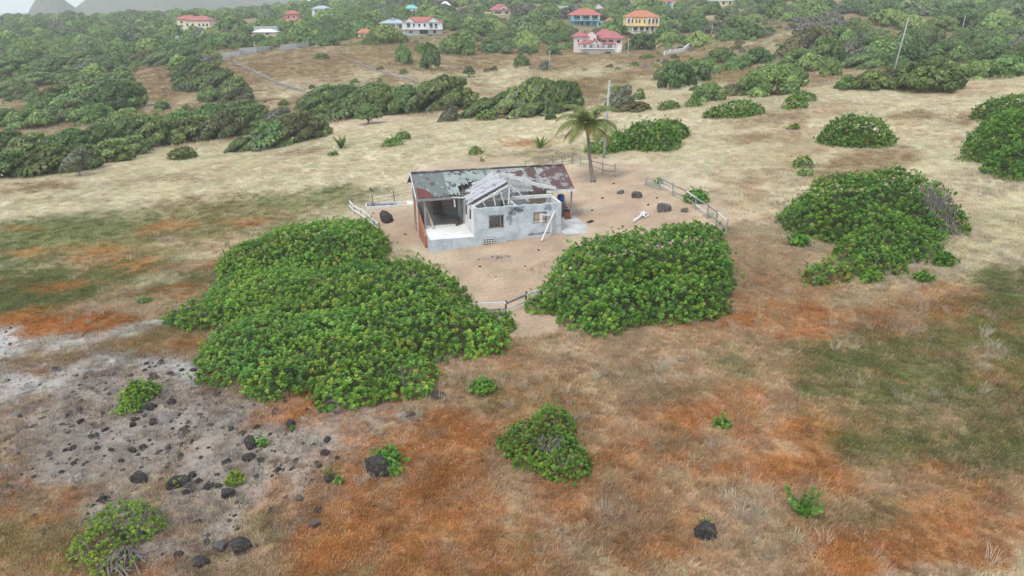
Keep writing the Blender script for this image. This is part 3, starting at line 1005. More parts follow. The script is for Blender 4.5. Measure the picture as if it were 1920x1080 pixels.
    wall_y(T, 3.6, 3.0, 0.0, 2.75, [(1.4, 2.3, .4, 2.5)], 'inner_wall')
    P(MB().box(.18, 6.32, T, 3.6, -.1, .35), 'room_floor', 'concrete')
    # ring beam, gable truss and rafters of the stripped wing roof
    P(MB().box(3.0, 6.4, 1.9, 2.08, 2.72, 2.95), 'ring_beam', 'whitewood')
    AP = (2.7, 4.25)
    for bb in (0.35,):
        P(MB().bar((AP[0], bb, AP[1]), (0.0, bb, 2.86), .09, .14), 'rafter', 'whitewood')
        P(MB().bar((AP[0], bb, AP[1]), (4.1, bb + .1, 2.95), .22, .08), 'rafter', 'whitewood')
        P(MB().bar((AP[0], bb, AP[1]), (AP[0] - .1, bb, 2.85), .1), 'king_post', 'whitewood')
        P(MB().bar((1.5, bb + .02, 3.55), (1.65, bb + .02, 2.8), .08), 'strut', 'whitewood')
        P(MB().bar((2.0, bb + .02, 3.85), (2.3, bb + .02, 2.8), .08), 'strut', 'whitewood')
        P(MB().bar((0.7, bb + .02, 3.2), (0.9, bb + .02, 2.8), .07), 'strut', 'whitewood')
    P(MB().bar((1.3, .4, 3.4), (2.7, 1.3, 3.6), .06), 'loose_slat', 'whitewood')
    P(MB().bar((1.0, .5, 3.1), (2.9, .4, 3.35), .06), 'loose_slat', 'greywood')
    gb = MB().add([(2.15, 1.45, 2.85), (3.1, 1.45, 2.85), (2.75, 1.45, 4.05), (2.15, 1.51, 2.85), (3.1, 1.51, 2.85), (2.75, 1.51, 4.05)], [(0, 1, 2), (5, 4, 3), (0, 3, 4, 1), (1, 4, 5, 2), (2, 5, 3, 0)])
    P(gb, 'gable_panel', 'plaster')
    P(MB().bar((AP[0], 0.3, AP[1]), (AP[0], 5.2, AP[1]), .1, .14), 'ridge_beam', 'greywood')
    for k in range(4):
        bb = 1.1 + k * .9
        P(MB().bar((AP[0], bb, AP[1] - .07), (-.2, bb, 2.76), .07, .1), 'rafter', 'greywood')
    # left slope of the wing: long grey sheets
    vs, fs = corrugated(.82, 3.25, 2, .065, seed=3, torn=.06)
    me = bpy.data.meshes.new('wing_sheet')
    me.from_pydata(vs, [], fs)
    me.materials.append(M['roof_grey'])
    sl_ = math.atan2(AP[1] - 2.78, AP[0] + .3)
    for k in range(5):
        o = link('roof_sheet', me, H)
        o.location = (AP[0] + .02, .85 + k * .80, AP[1] + .07 + .012 * (k % 2))
        o.rotation_euler = (0, 0, 0)
        # local x across -> +b ; local y down slope -> -a
        ca, sa = math.cos(sl_ + .01 * rng.uniform(-1, 1)), math.sin(sl_)
        Mx = Matrix(((0, -ca, sa * 0 - sa), (1, 0, 0), (0, -sa, ca))).to_4x4()
        o.matrix_local = Matrix.Translation(o.location) @ Mx
    # the few bright boards between wing and main roof
    P(MB().bar((2.3, 3.2, 4.2), (3.4, 3.15, 4.3), .06, .3), 'valley_board', 'whitewood')
    P(MB().bar((3.4, 3.1, 4.25), (5.0, 2.8, 3.75), .06, .3), 'valley_board', 'whitewood')
    P(MB().bar((5.0, 2.75, 3.7), (6.9, 2.6, 3.22), .06, .26), 'valley_board', 'whitewood')
    P(MB().bar((.6, 3.4, 3.75), (2.3, 3.3, 4.15), .05, .16), 'valley_board', 'whitewood')
    # main roof : sheets from ridge (b 5.5, z 4.3) down to the eave (b 2.8, z 3.0)
    RB, RZ, EB, EZ = 5.5, 4.35, 2.75, 3.0
    ln = math.hypot(RB - EB, RZ - EZ)
    ang = math.atan2(RZ - EZ, RB - EB)
    pal = ['roof_green'] * 3 + ['roof_pale'] * 5 + ['roof_mix'] * 3 + ['roof_rust', 'roof_mix', 'roof_rust', 'roof_rust']
    n = len(pal)
    A0, A1 = -3.65, 8.35
    w = (A1 - A0) / n
    for k in range(n):
        L = ln
        torn = .05
        if 4 <= k <= 8:
            L = ln * (.62 if k in (4, 8) else .5)
            torn = .25
        if k == 3:
            torn = .15
        vs, fs = corrugated(w + .05, L, 4, .022 if k > 7 else .012, seed=20 + k, torn=torn)
        me = bpy.data.meshes.new('roof_sheet')
        me.from_pydata(vs, [], fs)
        me.materials.append(M[pal[k]])
        o = link('roof_sheet', me, H)
        an = ang + rng.uniform(-.012, .012)
        c, s_ = math.cos(an), math.sin(an)
        # local x -> +a, local y -> down slope (towards -b), z up
        Mx = Matrix(((1, 0, 0), (0, -c, s_ * -1), (0, -s_, c))).to_4x4()
        # keep right handed: flip is harmless, the sheet has two sides
        o.matrix_local = Matrix.Translation((A0 + k * w, RB, RZ + .03 + .01 * (k % 2))) @ Mx
        vs, fs = corrugated(w + .05, ln, 4, .02, seed=50 + k, torn=.03)
        if k % 3 == 0:
            mb2 = bpy.data.meshes.new('roof_sheet')
            v3, f3 = corrugated(w * 3 + .05, ln, 12, .02, seed=60 + k, torn=.03)
            mb2.from_pydata(v3, [], f3)
            mb2.materials.append(M['roof_rust'])
            o = link('roof_sheet', mb2, H)
            Mx = Matrix(((1, 0, 0), (0, math.cos(ang), math.sin(ang)), (0, -math.sin(ang), math.cos(ang)))).to_4x4()
            o.matrix_local = Matrix.Translation((A0 + k * w, RB, RZ + .03)) @ Mx
    # red primer patch low on the left sheets
    P(MB().add([(-3.55, EB + .05, EZ + .085), (-2.3, EB + .05, EZ + .085), (-2.75, EB + .75, EZ + .085 + .75 * math.tan(ang)), (-3.5, EB + 1.1, EZ + .085 + 1.1 * math.tan(ang))], [(0, 1, 2, 3)]), 'primer_patch', 'primer')
    P(MB().bar((A0, RB, RZ + .07), (A1, RB, RZ + .07), .26, .05), 'ridge_cap', 'roof_rust')
    # barge and fascia boards, purlins
    P(MB().bar((A0 - .04, RB, RZ - .02), (A0 - .04, EB, EZ - .02), .05, .2), 'barge_board', 'whitewood')
    P(MB().bar((A0 - .04, RB, RZ - .02), (A0 - .04, 2 * RB - EB, EZ - .02), .05, .2), 'barge_board', 'whitewood')
    P(MB().bar((A1 + .1, RB, RZ - .02), (A1 + .1, EB, EZ - .02), .05, .16), 'barge_board', 'redbrown')
    P(MB().bar((A1 + .1, RB, RZ - .02), (A1 + .1, 2 * RB - EB, EZ - .02), .05, .16), 'barge_board', 'whitewood')
    P(MB().bar((6.2, EB - .04, EZ - .04), (A1 + .15, EB - .04, EZ - .04), .05, .2), 'fascia', 'whitewood')
    P(MB().bar((A0, EB - .02, EZ - .08), (-.15, EB - .02, EZ - .05), .06, .16), 'fascia', 'greywood')
    P(MB().bar((-3.0, EB + .1, EZ - .12), (-.9, EB + .1, EZ - .3), .05, .1), 'loose_slat', 'brownwood')
    P(MB().bar((-.9, EB - .05, EZ - .12), (-.85, EB - .02, EZ - .75), .09, .05), 'loose_slat', 'whitewood')
    P(MB().bar((-1.1, EB - .1, EZ + .02), (.5, EB - .3, EZ - .1), .07), 'loose_slat', 'whitewood')
    for q in (.15, .5, .85):
        bb, zz = RB + (EB - RB) * q, RZ + (EZ - RZ) * q - .07
        P(MB().bar((A0 + .05, bb, zz), (A1, bb, zz), .07, .1), 'purlin', 'brownwood')
    for k in range(8):
        a_ = A0 + .3 + k * (A1 - A0 - .4) / 7
        P(MB().bar((a_, RB, RZ - .15), (a_, EB + .05, EZ - .15), .07, .1), 'rafter', 'brownwood')
    # loose strips lying on the roof
    def onroof(a_, b_, dz=.1):
        return (a_, b_, RZ + (b_ - RB) * math.tan(ang) + dz)
    P(MB().bar(onroof(2.5, 4.9), onroof(4.3, 4.6), .12, .04), 'loose_slat', 'whitewood')
    P(MB().bar(onroof(3.6, 4.6), onroof(5.6, 3.9), .12, .04), 'loose_slat', 'whitewood')
    P(MB().bar(onroof(3.1, 4.5), onroof(4.6, 4.2), .10, .04), 'loose_slat', 'greywood')
    P(MB().bar(onroof(5.2, 4.3, .08), onroof(6.0, 3.6, .08), .16, .03), 'loose_slat', 'roof_grey')
    # veranda on the left: whitewashed slab, rear wall with roof shade in its colour, orange side wall, posts
    P(MB().box(-3.2, 0.0, 0.0, 6.3, -0.9, 0.7), 'terrace_base', 'plaster')
    P(MB().box(-3.16, -.01, .04, 3.6, .70, .715), 'terrace_floor', 'slab')
    P(MB().box(-3.16, -.01, 3.6, 6.3, .70, .712), 'veranda_floor', 'shade_wall')  # roofed part of the floor, darkened in colour for the shade there
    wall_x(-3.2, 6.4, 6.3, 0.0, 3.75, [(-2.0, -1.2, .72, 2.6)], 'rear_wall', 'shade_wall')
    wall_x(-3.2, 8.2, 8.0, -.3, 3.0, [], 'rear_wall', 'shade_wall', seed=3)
    mbx = MB().hexa([(-3.36, 1.3, -.3), (-3.22, 1.3, -.3), (-3.22, 6.4, -.3), (-3.36, 6.4, -.3), (-3.36, 1.3, .6), (-3.22, 1.3, .6), (-3.22, 6.4, 2.1), (-3.36, 6.4, 2.1)])
    P(mbx, 'orange_wall', 'orange')
    P(MB().bar((-3.05, 2.95, .7), (-3.05, 2.95, 3.0), .13), 'post', 'greywood')
    P(MB().bar((-3.45, 4.3, -.2), (-3.45, 4.3, 3.45), .10), 'post', 'whitewood')
    P(MB().bar((-2.5, 2.6, .72), (-2.95, 4.6, 2.6), .09, .16), 'leaning_plank', 'plywood')
    P(MB().bar((-1.2, 6.1, .72), (-1.6, 6.2, 2.4), .08, .14), 'leaning_plank', 'brownwood')
    rb = MB()
    for k in range(8):
        a_, b_ = -.5 + rng.uniform(-.4, .35), 3.3 + rng.uniform(-.3, .3)
        rb.bar((a_, b_, .74), (a_ + rng.uniform(-.3, .3), b_ + rng.uniform(-.2, .2), .80), .09)
    P(rb, 'rubble', 'brownwood')
    # breeze block vent at the foot of the front wall
    vent = P(MB().box(.62, 1.42, -.07, -.004, -.02, .52), 'vent', 'dark')
    for i in range(4):
        P(MB().box(.62, 1.42, -.11, -.07, .0 + i * .16, .045 + i * .16), 'bar', 'whitewood', vent)
    for i in range(5):
        P(MB().box(.62 + i * .188, .665 + i * .188, -.105, -.072, .0, .52), 'bar', 'whitewood', vent)
    # right hand side: patio, open lean-to with post
    P(MB().box(6.52, 8.9, -.9, 3.6, -.1, .62), 'patio', 'patio')
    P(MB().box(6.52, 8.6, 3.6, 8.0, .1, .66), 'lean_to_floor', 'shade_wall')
    wall_y(3.6, 8.0, 6.4, .3, 3.4, [(4.4, 5.3, .66, 2.6)], 'inner_wall')
    P(MB().bar((8.3, 2.95, .55), (8.3, 2.95, 3.0), .11), 'post', 'greywood')
    P(MB().bar((8.3, 7.8, .4), (8.3, 7.8, 3.0), .11), 'post', 'greywood')
    return H


def hloc(a, b, z):
    p = HO + E1 * a + E2 * b
    return (p.x, p.y, z)


HOUSE = ruined_house()


def house_bits():
    # blue drum in the lean-to
    t = empty('barrel', hloc(7.95, 4.4, 1.28), 0, 'bright blue plastic barrel under the lean-to roof', 'barrel')
    mb = MB().tube([(0, 0, 0), (0, 0, .03), (0, 0, .28), (0, 0, .31), (0, 0, .34), (0, 0, .62), (0, 0, .65), (0, 0, .68), (0, 0, .92), (0, 0, .95)], [.26, .29, .29, .305, .29, .29, .305, .29, .28, .24], 18)
    mb.build('drum', 'blueplastic', t, smooth=False)
    MB().tube([(0, 0, .95), (0, 0, .985)], [.2, .2], 14).build('lid', 'blueplastic', t)
    t = empty('workbench', hloc(7.7, 4.4, .66), TH, 'dark wooden bench below the blue barrel', 'bench')
    MB().box(-.6, .7, -.35, .35, .55, .61).build('top', 'brownwood', t)
    for sx in (-.5, .6):
        for sy in (-.28, .28):
            MB().bar((sx, sy, 0), (sx, sy, .55), .07).build('leg', 'brownwood', t)
    t = empty('crate', hloc(8.1, 3.1, .64), TH, 'red brown crate beside the lean-to post', 'crate')
    for k in range(4):
        MB().box(-.22, .22, -.2, -.175, .02 + k * .13, .12 + k * .13).build('slat', 'redbrown', t)
        MB().box(-.22, .22, .175, .2, .02 + k * .13, .12 + k * .13).build('slat', 'redbrown', t)
    MB().box(-.24, -.22, -.2, .2, 0, .54).build('side', 'redbrown', t)
    MB().box(.22, .24, -.2, .2, 0, .54).build('side', 'redbrown', t)
    MB().box(-.22, .22, -.17, .17, .0, .02).build('bottom', 'redbrown', t)
    # broken chair
    t = empty('broken_chair', hloc(8.25, 3.75, .66), TH + .6, 'dark broken chair leaning beside the crate in the lean-to', 'chair')
    MB().box(-.25, .25, -.25, .25, .42, .47).build('seat', 'dark', t)
    for sx, sy in ((-.22, -.22), (.22, -.22), (-.22, .22), (.22, .22)):
        MB().bar((sx, sy, 0), (sx, sy, .42), .05).build('leg', 'dark', t)
    mb = MB()
    for k in range(4):
        mb = MB().bar((-.22 + k * .147, .23, .47), (-.22 + k * .147, .36, 1.05), .04)
        mb.build('back_slat', 'greywood', t)
    MB().bar((-.24, .37, 1.06), (.24, .37, 1.06), .05, .09).build('back_rail', 'greywood', t)
    # fallen A-frame of white timber leaning on the front wall
    t = empty('leaning_timber', hloc(5.2, -1.0, gz(*hloc(5.2, -1.0, 0)[:2])), TH, 'white timber frame leaning against the blue front wall', 'timber')
    MB().bar((-.6, -.35, .02), (.75, .92, 1.75), .1, .12).build('long_plank', 'whitewood', t)
    MB().bar((.45, .80, .25), (.62, .88, 1.55), .08, .14).build('short_plank', 'whitewood', t)
    MB().bar((-.3, .86, 1.65), (.72, .91, 1.45), .06, .1).build('cross_plank', 'whitewood', t)
    MB().bar((-.28, .85, 1.05), (-.3, .87, 1.7), .2, .05).build('short_plank', 'whitewood', t)
    # white scrap timber on the earth
    p = at(1200, 410)
    t = empty('timber_pile', p, 0.5, 'pile of white planks lying on the bare earth yard', 'timber')
    r = random.Random(3)
    for x0, y0, x1, y1, z0, z1 in ((-.9, -.45, .85, .5, .05, .18), (-.85, -.3, .95, .35, .10, .2), (-.2, -.1, .95, .75, .16, .28), (.1, -.35, .7, .45, .24, .3), (.3, -.2, 1.0, .15, .08, .14), (-1.1, -.6, .2, .1, .06, .10), (.55, .75, .95, .2, .25, .3)):
        MB().bar((x0, y0, z0), (x1, y1, z1), .12, .05).build('plank', 'whitewood', t)
    # planting trough at left: white rim with dark inside
    p = at(730, 386)
    t = empty('stone_trough', p, math.radians(12), 'long low white rimmed trough with dark inside, left of the veranda', 'trough')
    L, Wd = 2.1, .66
    z0, z1 = -.3, .2
    MB().box(-L, L, -Wd, -Wd + .12, z0, z1).build('side', 'whitewood', t)
    MB().box(-L, L, Wd - .12, Wd, z0, z1).build('side', 'whitewood', t)
    MB().box(-L, -L + .12, -Wd + .12, Wd - .12, z0, z1 - .003).build('end', 'whitewood', t)
    MB().box(L - .5, L, -Wd + .12, Wd - .12, z0, z1 - .003).build('end', 'whitewood', t)
    MB().box(-L + .12, L - .5, -Wd + .12, Wd - .12, z0, .02).build('bed', 'dark', t)
    for k in range(9):
        x = -L + .3 + k * .28
        MB().bar((x, -.25 + .1 * math.sin(k * 2.3), .04), (x + .1, .3 * math.cos(k), .12), .12, .05).build('debris', 'dark' if k % 2 else 'greywood', t)
    MB().box(L, L + .9, -.4, .4, -.2, .12).build('apron', 'patio', t)


house_bits()


# ------------------------------------------------------------------ fences
def fence(label, pix, rails, post_mat, rail_mat, ph=1.1, pw=.09, step=2.1, group=None, tilt=.06, seed=0, rw=.09, skip=()):
    rng = random.Random(seed)
    pts = [at(*q) for q in pix]
    o = empty('fence', pts[0], 0, label, 'fence', group)
    posts = []
    for i in range(len(pts) - 1):
        a, b_ = pts[i], pts[i + 1]
        n = max(1, round((b_ - a).length / step))
        for k in range(n):
            posts.append(a.lerp(b_, k / n))
    posts.append(pts[-1])
    tops = []
    for q in posts:
        z = gz(q.x, q.y)
        base = Vector((q.x, q.y, z - .15)) - pts[0]
        top = Vector((q.x + rng.uniform(-tilt, tilt), q.y + rng.uniform(-tilt, tilt), z + ph * rng.uniform(.92, 1.05))) - pts[0]
        MB().bar(base, top, pw).build('post', post_mat, o)
        tops.append((base + Vector((0, 0, .15)), top))
    for ri, h in enumerate(rails):
        for i in range(len(tops) - 1):
            if (ri, i) in skip:
                continue
            a = tops[i][0].lerp(tops[i][1], h / ph) + Vector((0, -.06, rng.uniform(-.03, .03)))
            c = tops[i + 1][0].lerp(tops[i + 1][1], h / ph) + Vector((0, -.06, rng.uniform(-.03, .03)))
            rm = rail_mat[(i + ri) % len(rail_mat)] if isinstance(rail_mat, list) else rail_mat
            MB().bar(a, c, rw * .5, rw).build('rail', rm, o)
    return o


fence('rail fence with white and grey rails down the right side of the yard', [(1238, 356), (1285, 380), (1325, 410), (1360, 438)], [.45, 1.0], 'greenpaint', ['whitewood', 'greenpaint', 'greywood'], 1.15, seed=1, rw=.11)
fence('collapsed pale green fence panel at the upper yard corner', [(1208, 348), (1240, 357)], [.25, .4], 'greenpaint', 'greenpaint', .7, seed=2, tilt=.25)
fence('thin green wire and post fence behind the coconut palm', [(1072, 308), (1105, 317), (1130, 326), (1152, 331)], [.4, .95], 'greenpaint', ['greenpaint', 'greywood'], 1.2, seed=3, rw=.07, pw=.08)
fence('twisted grey fence between green gate and palm', [(1038, 311), (1055, 309), (1072, 307)], [.35, .7, 1.0], 'greywood', 'greywood', 1.1, seed=4, rw=.07, tilt=.2, step=1.4)
fence('green pipe gate behind the rusted roof end', [(985, 325), (1035, 312)], [.6, 1.15], 'greenpaint', 'greenpaint', 1.2, seed=5, rw=.08, step=9, tilt=.02)
fence('white board fence leaning beside the left thicket', [(655, 393), (690, 420), (712, 440)], [.35, .8], 'greywood', 'whitewood', .95, seed=6, rw=.16, tilt=.15)
fence('grey wire fence running behind the white trough', [(660, 393), (700, 388), (740, 379), (775, 372)], [.4, .7, 1.0], 'darkpost', 'greywood', 1.1, seed=7, rw=.03, pw=.07, step=2.6)
fence('low grey fence with white board between the two big thickets', [(895, 592), (948, 590), (985, 574), (1015, 566)], [.35, .75], 'darkpost', ['greywood', 'whitewood'], .9, seed=8, rw=.13, step=3, pw=.11)


# ------------------------------------------------------------------ leafy plants
GREENS = np.array([(0.118, 0.252, 0.040), (0.094, 0.218, 0.037), (0.152, 0.292, 0.044), (0.077, 0.180, 0.035), (0.192, 0.320, 0.047)])
YELL = np.array([(0.22, 0.29, 0.04), (0.26, 0.28, 0.05), (0.19, 0.23, 0.05)])


def leaf_cols(n, rng, pal=GREENS, yellow=.06, gain=1.0):
    c = pal[rng.integers(0, len(pal), n)] * rng.uniform(.75, 1.25, n)[:, None]
    k = rng.uniform(0, 1, n) < yellow
    c[k] = YELL[rng.integers(0, len(YELL), k.sum())]
    return c * gain


def dome(lobes, x, y, seed, lump=.3, pw=2.6):
    h = np.zeros_like(x)
    for lx, ly, rx, ry, hh, rot in lobes:
        c, s_ = math.cos(rot), math.sin(rot)
        dx = (x - lx) * c + (y - ly) * s_
        dy = -(x - lx) * s_ + (y - ly) * c
        d = np.sqrt((dx / rx) ** 2 + (dy / ry) ** 2)
        d = d * (1 + .16 * fbm(x / 1.3, y / 1.3, seed + 5, 2) + .16 * fbm(x / 3.1, y / 3.1, seed + 6, 2))
        v = hh * np.sqrt(np.clip(1 - d ** pw, 0, 1))
        h = (h ** 3 + v ** 3) ** (1 / 3)
    k = np.clip(h / .6, 0, 1)
    h = h + k * lump * (fbm(x / 1.5, y / 1.5, seed, 3) + .5 * fbm(x / .55, y / .55, seed + 9, 2))
    return np.maximum(h, 0)


def thicket(name, label, cat, base, lobes, seed, dens=9.0, L=.24, pal=GREENS, yellow=.06, bare=(), lump=.3, group=None, skirt=True, k=6, gain=1.0):
    """a dense broad-leaved shrub: rosettes of round leaves over a lumpy dome; lobes are metres from base"""
    rng = np.random.default_rng(seed)
    o = empty(name, base, 0, label, cat, group)
    x0 = min(l[0] - l[2] for l in lobes) - .3
    x1 = max(l[0] + l[2] for l in lobes) + .3
    y0 = min(l[1] - l[3] for l in lobes) - .3
    y1 = max(l[1] + l[3] for l in lobes) + .3
    N = int((x1 - x0) * (y1 - y0) * dens * 2.5 * 4)
    L = L * .66
    x = rng.uniform(x0, x1, N)
    y = rng.uniform(y0, y1, N)
    e = .12
    h = dome(lobes, x, y, seed, lump)
    hx = (dome(lobes, x + e, y, seed, lump) - dome(lobes, x - e, y, seed, lump)) / (2 * e)
    hy = (dome(lobes, x, y + e, seed, lump) - dome(lobes, x, y - e, seed, lump)) / (2 * e)
    area = np.sqrt(1 + np.minimum(hx ** 2 + hy ** 2, 12))
    keep = (h > .12) & (rng.uniform(0, 4, N) < area)
    for bx, by, br in bare:
        d = np.sqrt((x - bx) ** 2 + (y - by) ** 2) / br
        keep &= (d > 1) | (rng.uniform(0, 1, N) < .18)
    x, y, h, hx, hy = x[keep], y[keep], h[keep], hx[keep], hy[keep]
    n = unit(np.stack([-hx, -hy, np.ones_like(hx)], 1))
    gzz = ground(base[0] + x, base[1] + y) - base[2]
    steep = np.clip(np.sqrt(hx ** 2 + hy ** 2) / 3, 0, 1)
    drop = rng.uniform(0, 1, len(x)) ** 1.7 * steep * h * .9
    sink = np.abs(rng.normal(0, .10, len(x))) * np.where(rng.uniform(0, 1, len(x)) < .15, -2.0, .9)
    p = np.stack([x, y, gzz + h - drop], 1) - n * sink[:, None]
    p[:, 2] = np.maximum(p[:, 2], gzz + .05)
    ax = unit(n * .75 + np.array([0, 0, .45]) + rng.normal(size=n.shape) * .28)
    t1, t2 = frame(ax, rng)
    m = len(p)
    Ps, Cs = [], []
    basec = leaf_cols(m, rng, pal, yellow, gain)
    vary = (1 + .36 * fbm(x / 2.2, y / 2.2, seed + 31, 3))[:, None] * (1 + np.outer(fbm(x / 1.8, y / 1.8, seed + 57, 3), [.24, .08, -.1]))
    ph = rng.uniform(0, 6.28, m)
    sz = L * rng.uniform(.75, 1.25, m)
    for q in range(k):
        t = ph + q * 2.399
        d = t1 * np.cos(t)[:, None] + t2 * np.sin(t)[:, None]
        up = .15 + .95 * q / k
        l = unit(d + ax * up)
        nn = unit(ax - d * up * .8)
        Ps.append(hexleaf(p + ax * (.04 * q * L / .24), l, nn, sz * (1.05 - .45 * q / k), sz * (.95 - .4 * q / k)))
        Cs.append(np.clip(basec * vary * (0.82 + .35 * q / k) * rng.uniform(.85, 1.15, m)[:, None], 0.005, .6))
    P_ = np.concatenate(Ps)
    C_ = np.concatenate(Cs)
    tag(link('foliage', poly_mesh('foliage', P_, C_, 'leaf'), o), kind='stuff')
    # added dark dome, coloured like shade between the leaves, and stems close the inside
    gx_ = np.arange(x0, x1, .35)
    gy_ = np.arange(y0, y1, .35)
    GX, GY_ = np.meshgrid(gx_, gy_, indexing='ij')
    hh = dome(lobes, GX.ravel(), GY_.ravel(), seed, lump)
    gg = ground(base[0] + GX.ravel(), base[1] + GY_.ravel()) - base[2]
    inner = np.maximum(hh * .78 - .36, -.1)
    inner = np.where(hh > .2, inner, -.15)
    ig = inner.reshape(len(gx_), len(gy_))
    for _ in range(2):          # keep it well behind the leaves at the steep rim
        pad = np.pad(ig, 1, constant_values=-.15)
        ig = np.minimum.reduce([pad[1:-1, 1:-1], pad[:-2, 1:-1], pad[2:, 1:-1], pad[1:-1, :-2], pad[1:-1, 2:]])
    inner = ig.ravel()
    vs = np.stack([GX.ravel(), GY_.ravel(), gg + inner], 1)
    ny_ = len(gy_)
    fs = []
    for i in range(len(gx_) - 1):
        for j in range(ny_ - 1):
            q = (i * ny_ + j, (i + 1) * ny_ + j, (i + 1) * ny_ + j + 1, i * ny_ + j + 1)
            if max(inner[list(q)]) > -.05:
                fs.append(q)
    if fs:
        tag(MB().add(vs.tolist(), fs).build('inner_core', 'bush_core', o, smooth=True), kind='stuff')
    st = MB()
    r = random.Random(seed)
    for lx, ly, rx, ry, lh, rot in lobes:
        for q in range(4):
            tx, ty = lx + r.uniform(-.7, .7) * rx, ly + r.uniform(-.7, .7) * ry
            th = float(dome(lobes, np.array([tx]), np.array([ty]), seed, lump)[0])
            bz = gz(base[0] + lx * .9 + tx * .1, base[1] + ly * .9 + ty * .1) - base[2]
            tz = gz(base[0] + tx, base[1] + ty) - base[2] + th * .92
            st.tube([(lx * .9 + tx * .1, ly * .9 + ty * .1, bz - .1), (lx * .5 + tx * .5, ly * .5 + ty * .5, bz * .5 + tz * .5 + .1), (tx, ty, tz)], [.07, .05, .02], 5)
    for bx, by, br in bare:
        for q in range(int(170 * br * br + 30)):
            a_ = r.uniform(0, 6.28)
            rr = br * math.sqrt(r.random())
            tx, ty = bx + rr * math.cos(a_), by + rr * math.sin(a_)
            th = float(dome(lobes, np.array([tx]), np.array([ty]), seed, lump)[0])
            bz = gz(base[0] + tx, base[1] + ty) - base[2]
            ux, uy = r.uniform(-.5, .5), r.uniform(-.5, .5)
            st.tube([(tx - ux, ty - uy, bz + th * .25), (tx - ux * .3, ty - uy * .3, bz + th * .75), (tx, ty, bz + th * r.uniform(.9, 1.12))], [.03, .02, .008], 4)
    tag(st.build('stems', 'greybark', o), kind='stuff')
    return o


def lob(base, l):
    """lobes given as (photo x, photo y of the centre on the ground, rx, ry, height[, rot])"""
    out = []
    for q in l:
        p = at(q[0], q[1])
        out.append((p.x - base.x, p.y - base.y, q[2], q[3], q[4], q[5] if len(q) > 5 else 0))
    return out


b0 = at(620, 620)
thicket('sea_grape_thicket', 'huge sprawling broad leaved thicket beside the ruined house terrace', 'bush', b0,
        lob(b0, [(600, 480, 4.6, 5.0, 2.0), (500, 495, 3.2, 4.0, 1.6), (665, 490, 2.6, 3.6, 1.8), (490, 560, 3.6, 4.2, 1.2), (600, 580, 5.0, 4.6, 1.7), (700, 580, 4.0, 4.6, 2.0), (790, 580, 2.6, 3.6, 2.0),
                 (410, 600, 2.2, 1.8, .9), (360, 602, 1.5, 1.2, .6), (520, 655, 4.0, 3.4, 1.4), (660, 650, 4.2, 3.6, 1.6), (800, 640, 3.2, 3.2, 1.5), (890, 650, 1.9, 1.8, 1.2), (930, 620, 1.0, 1.0, .8), (560, 705, 3.0, 2.3, 1.1), (450, 700, 1.9, 1.6, 1.0), (690, 715, 3.0, 2.2, 1.1), (650, 755, 1.7, .9, .7), (760, 735, 1.2, .9, .8)]),
        11, dens=10.5, yellow=.05, lump=.38, gain=1.1,
        bare=[(at(745, 520).x - b0.x, at(745, 520).y - b0.y, 1.5)])
b0 = at(1200, 580)
thicket('sea_grape_bush', 'large rounded broad leaved bush in front of the yard fence', 'bush', b0,
        lob(b0, [(1200, 545, 4.4, 4.2, 2.9), (1120, 560, 3.2, 3.2, 2.4), (1280, 540, 3.0, 3.4, 2.9), (1310, 500, 1.9, 2.4, 2.6), (1150, 600, 2.8, 1.8, 1.7), (1270, 590, 2.4, 1.6, 1.9), (1050, 575, 1.6, 1.4, 1.1), (1015, 580, 1.0, .9, .7), (1140, 625, 1.0, .8, .8), (1330, 590, 1.0, .8, .8)]),
        12, dens=10, yellow=.04, lump=.34)
b0 = at(1630, 460)
thicket('sea_grape_bush', 'big spreading leafy bush in dry grass outside the fence', 'bush', b0,
        lob(b0, [(1620, 425, 4.6, 4.6, 3.2), (1545, 430, 2.8, 3.2, 2.3), (1695, 430, 2.8, 3.4, 2.4), (1660, 480, 3.2, 2.2, 1.9), (1765, 430, 1.4, 1.6, 1.4), (1640, 510, 2.0, 1.2, 1.1), (1495, 415, 1.0, 1.0, 1.0)]),
        13, dens=9.5, yellow=.05, lump=.36, bare=[(at(1745, 440).x - b0.x, at(1745, 440).y - b0.y, 1.2)])
b0 = at(1550, 520)
thicket('sea_grape_bush', 'small round satellite bush at the foot of the spreading bush', 'bush', b0, lob(b0, [(1552, 525, 1.3, 1.0, .95), (1530, 535, .7, .6, .5)]), 14, dens=10)
for k, (px, py) in enumerate(((1632, 528), (1730, 528), (1768, 500), (1497, 462))):
    b0 = at(px, py)
    thicket('sea_grape_seedling', 'knee high seedling at the edge of the spreading bush', 'bush', b0, [(0, 0, .55, .5, .6, 0)], 30 + k, dens=30, group='seedlings round the spreading bush')
b0 = at(1900, 310)
thicket('sea_grape_bush', 'massive dense bush on the upper grass slope behind the spreading bush', 'bush', b0,
        lob(b0, [(1925, 300, 4.6, 5.5, 3.4), (1980, 290, 6.0, 6.0, 3.8), (1905, 262, 3.2, 4.0, 2.6), (1930, 328, 3.4, 3.2, 2.6)]), 15, dens=7, L=.27, yellow=.03)
b0 = at(1880, 222)
thicket('sea_grape_bush', 'low dark bush just uphill of the massive dense bush', 'bush', b0, lob(b0, [(1875, 223, 3.0, 2.6, 1.9), (1910, 217, 3.2, 3.0, 2.2)]), 16, dens=6, L=.28, yellow=.03, gain=.85)
b0 = at(1605, 275)
thicket('sea_grape_bush', 'yellow green dome bush alone on the straw slope', 'bush', b0, lob(b0, [(1600, 268, 3.2, 3.0, 2.5), (1640, 272, 2.0, 1.8, 1.5), (1575, 262, 1.8, 1.8, 1.8)]), 17, dens=7, L=.28, yellow=.14)
b0 = at(1370, 218)
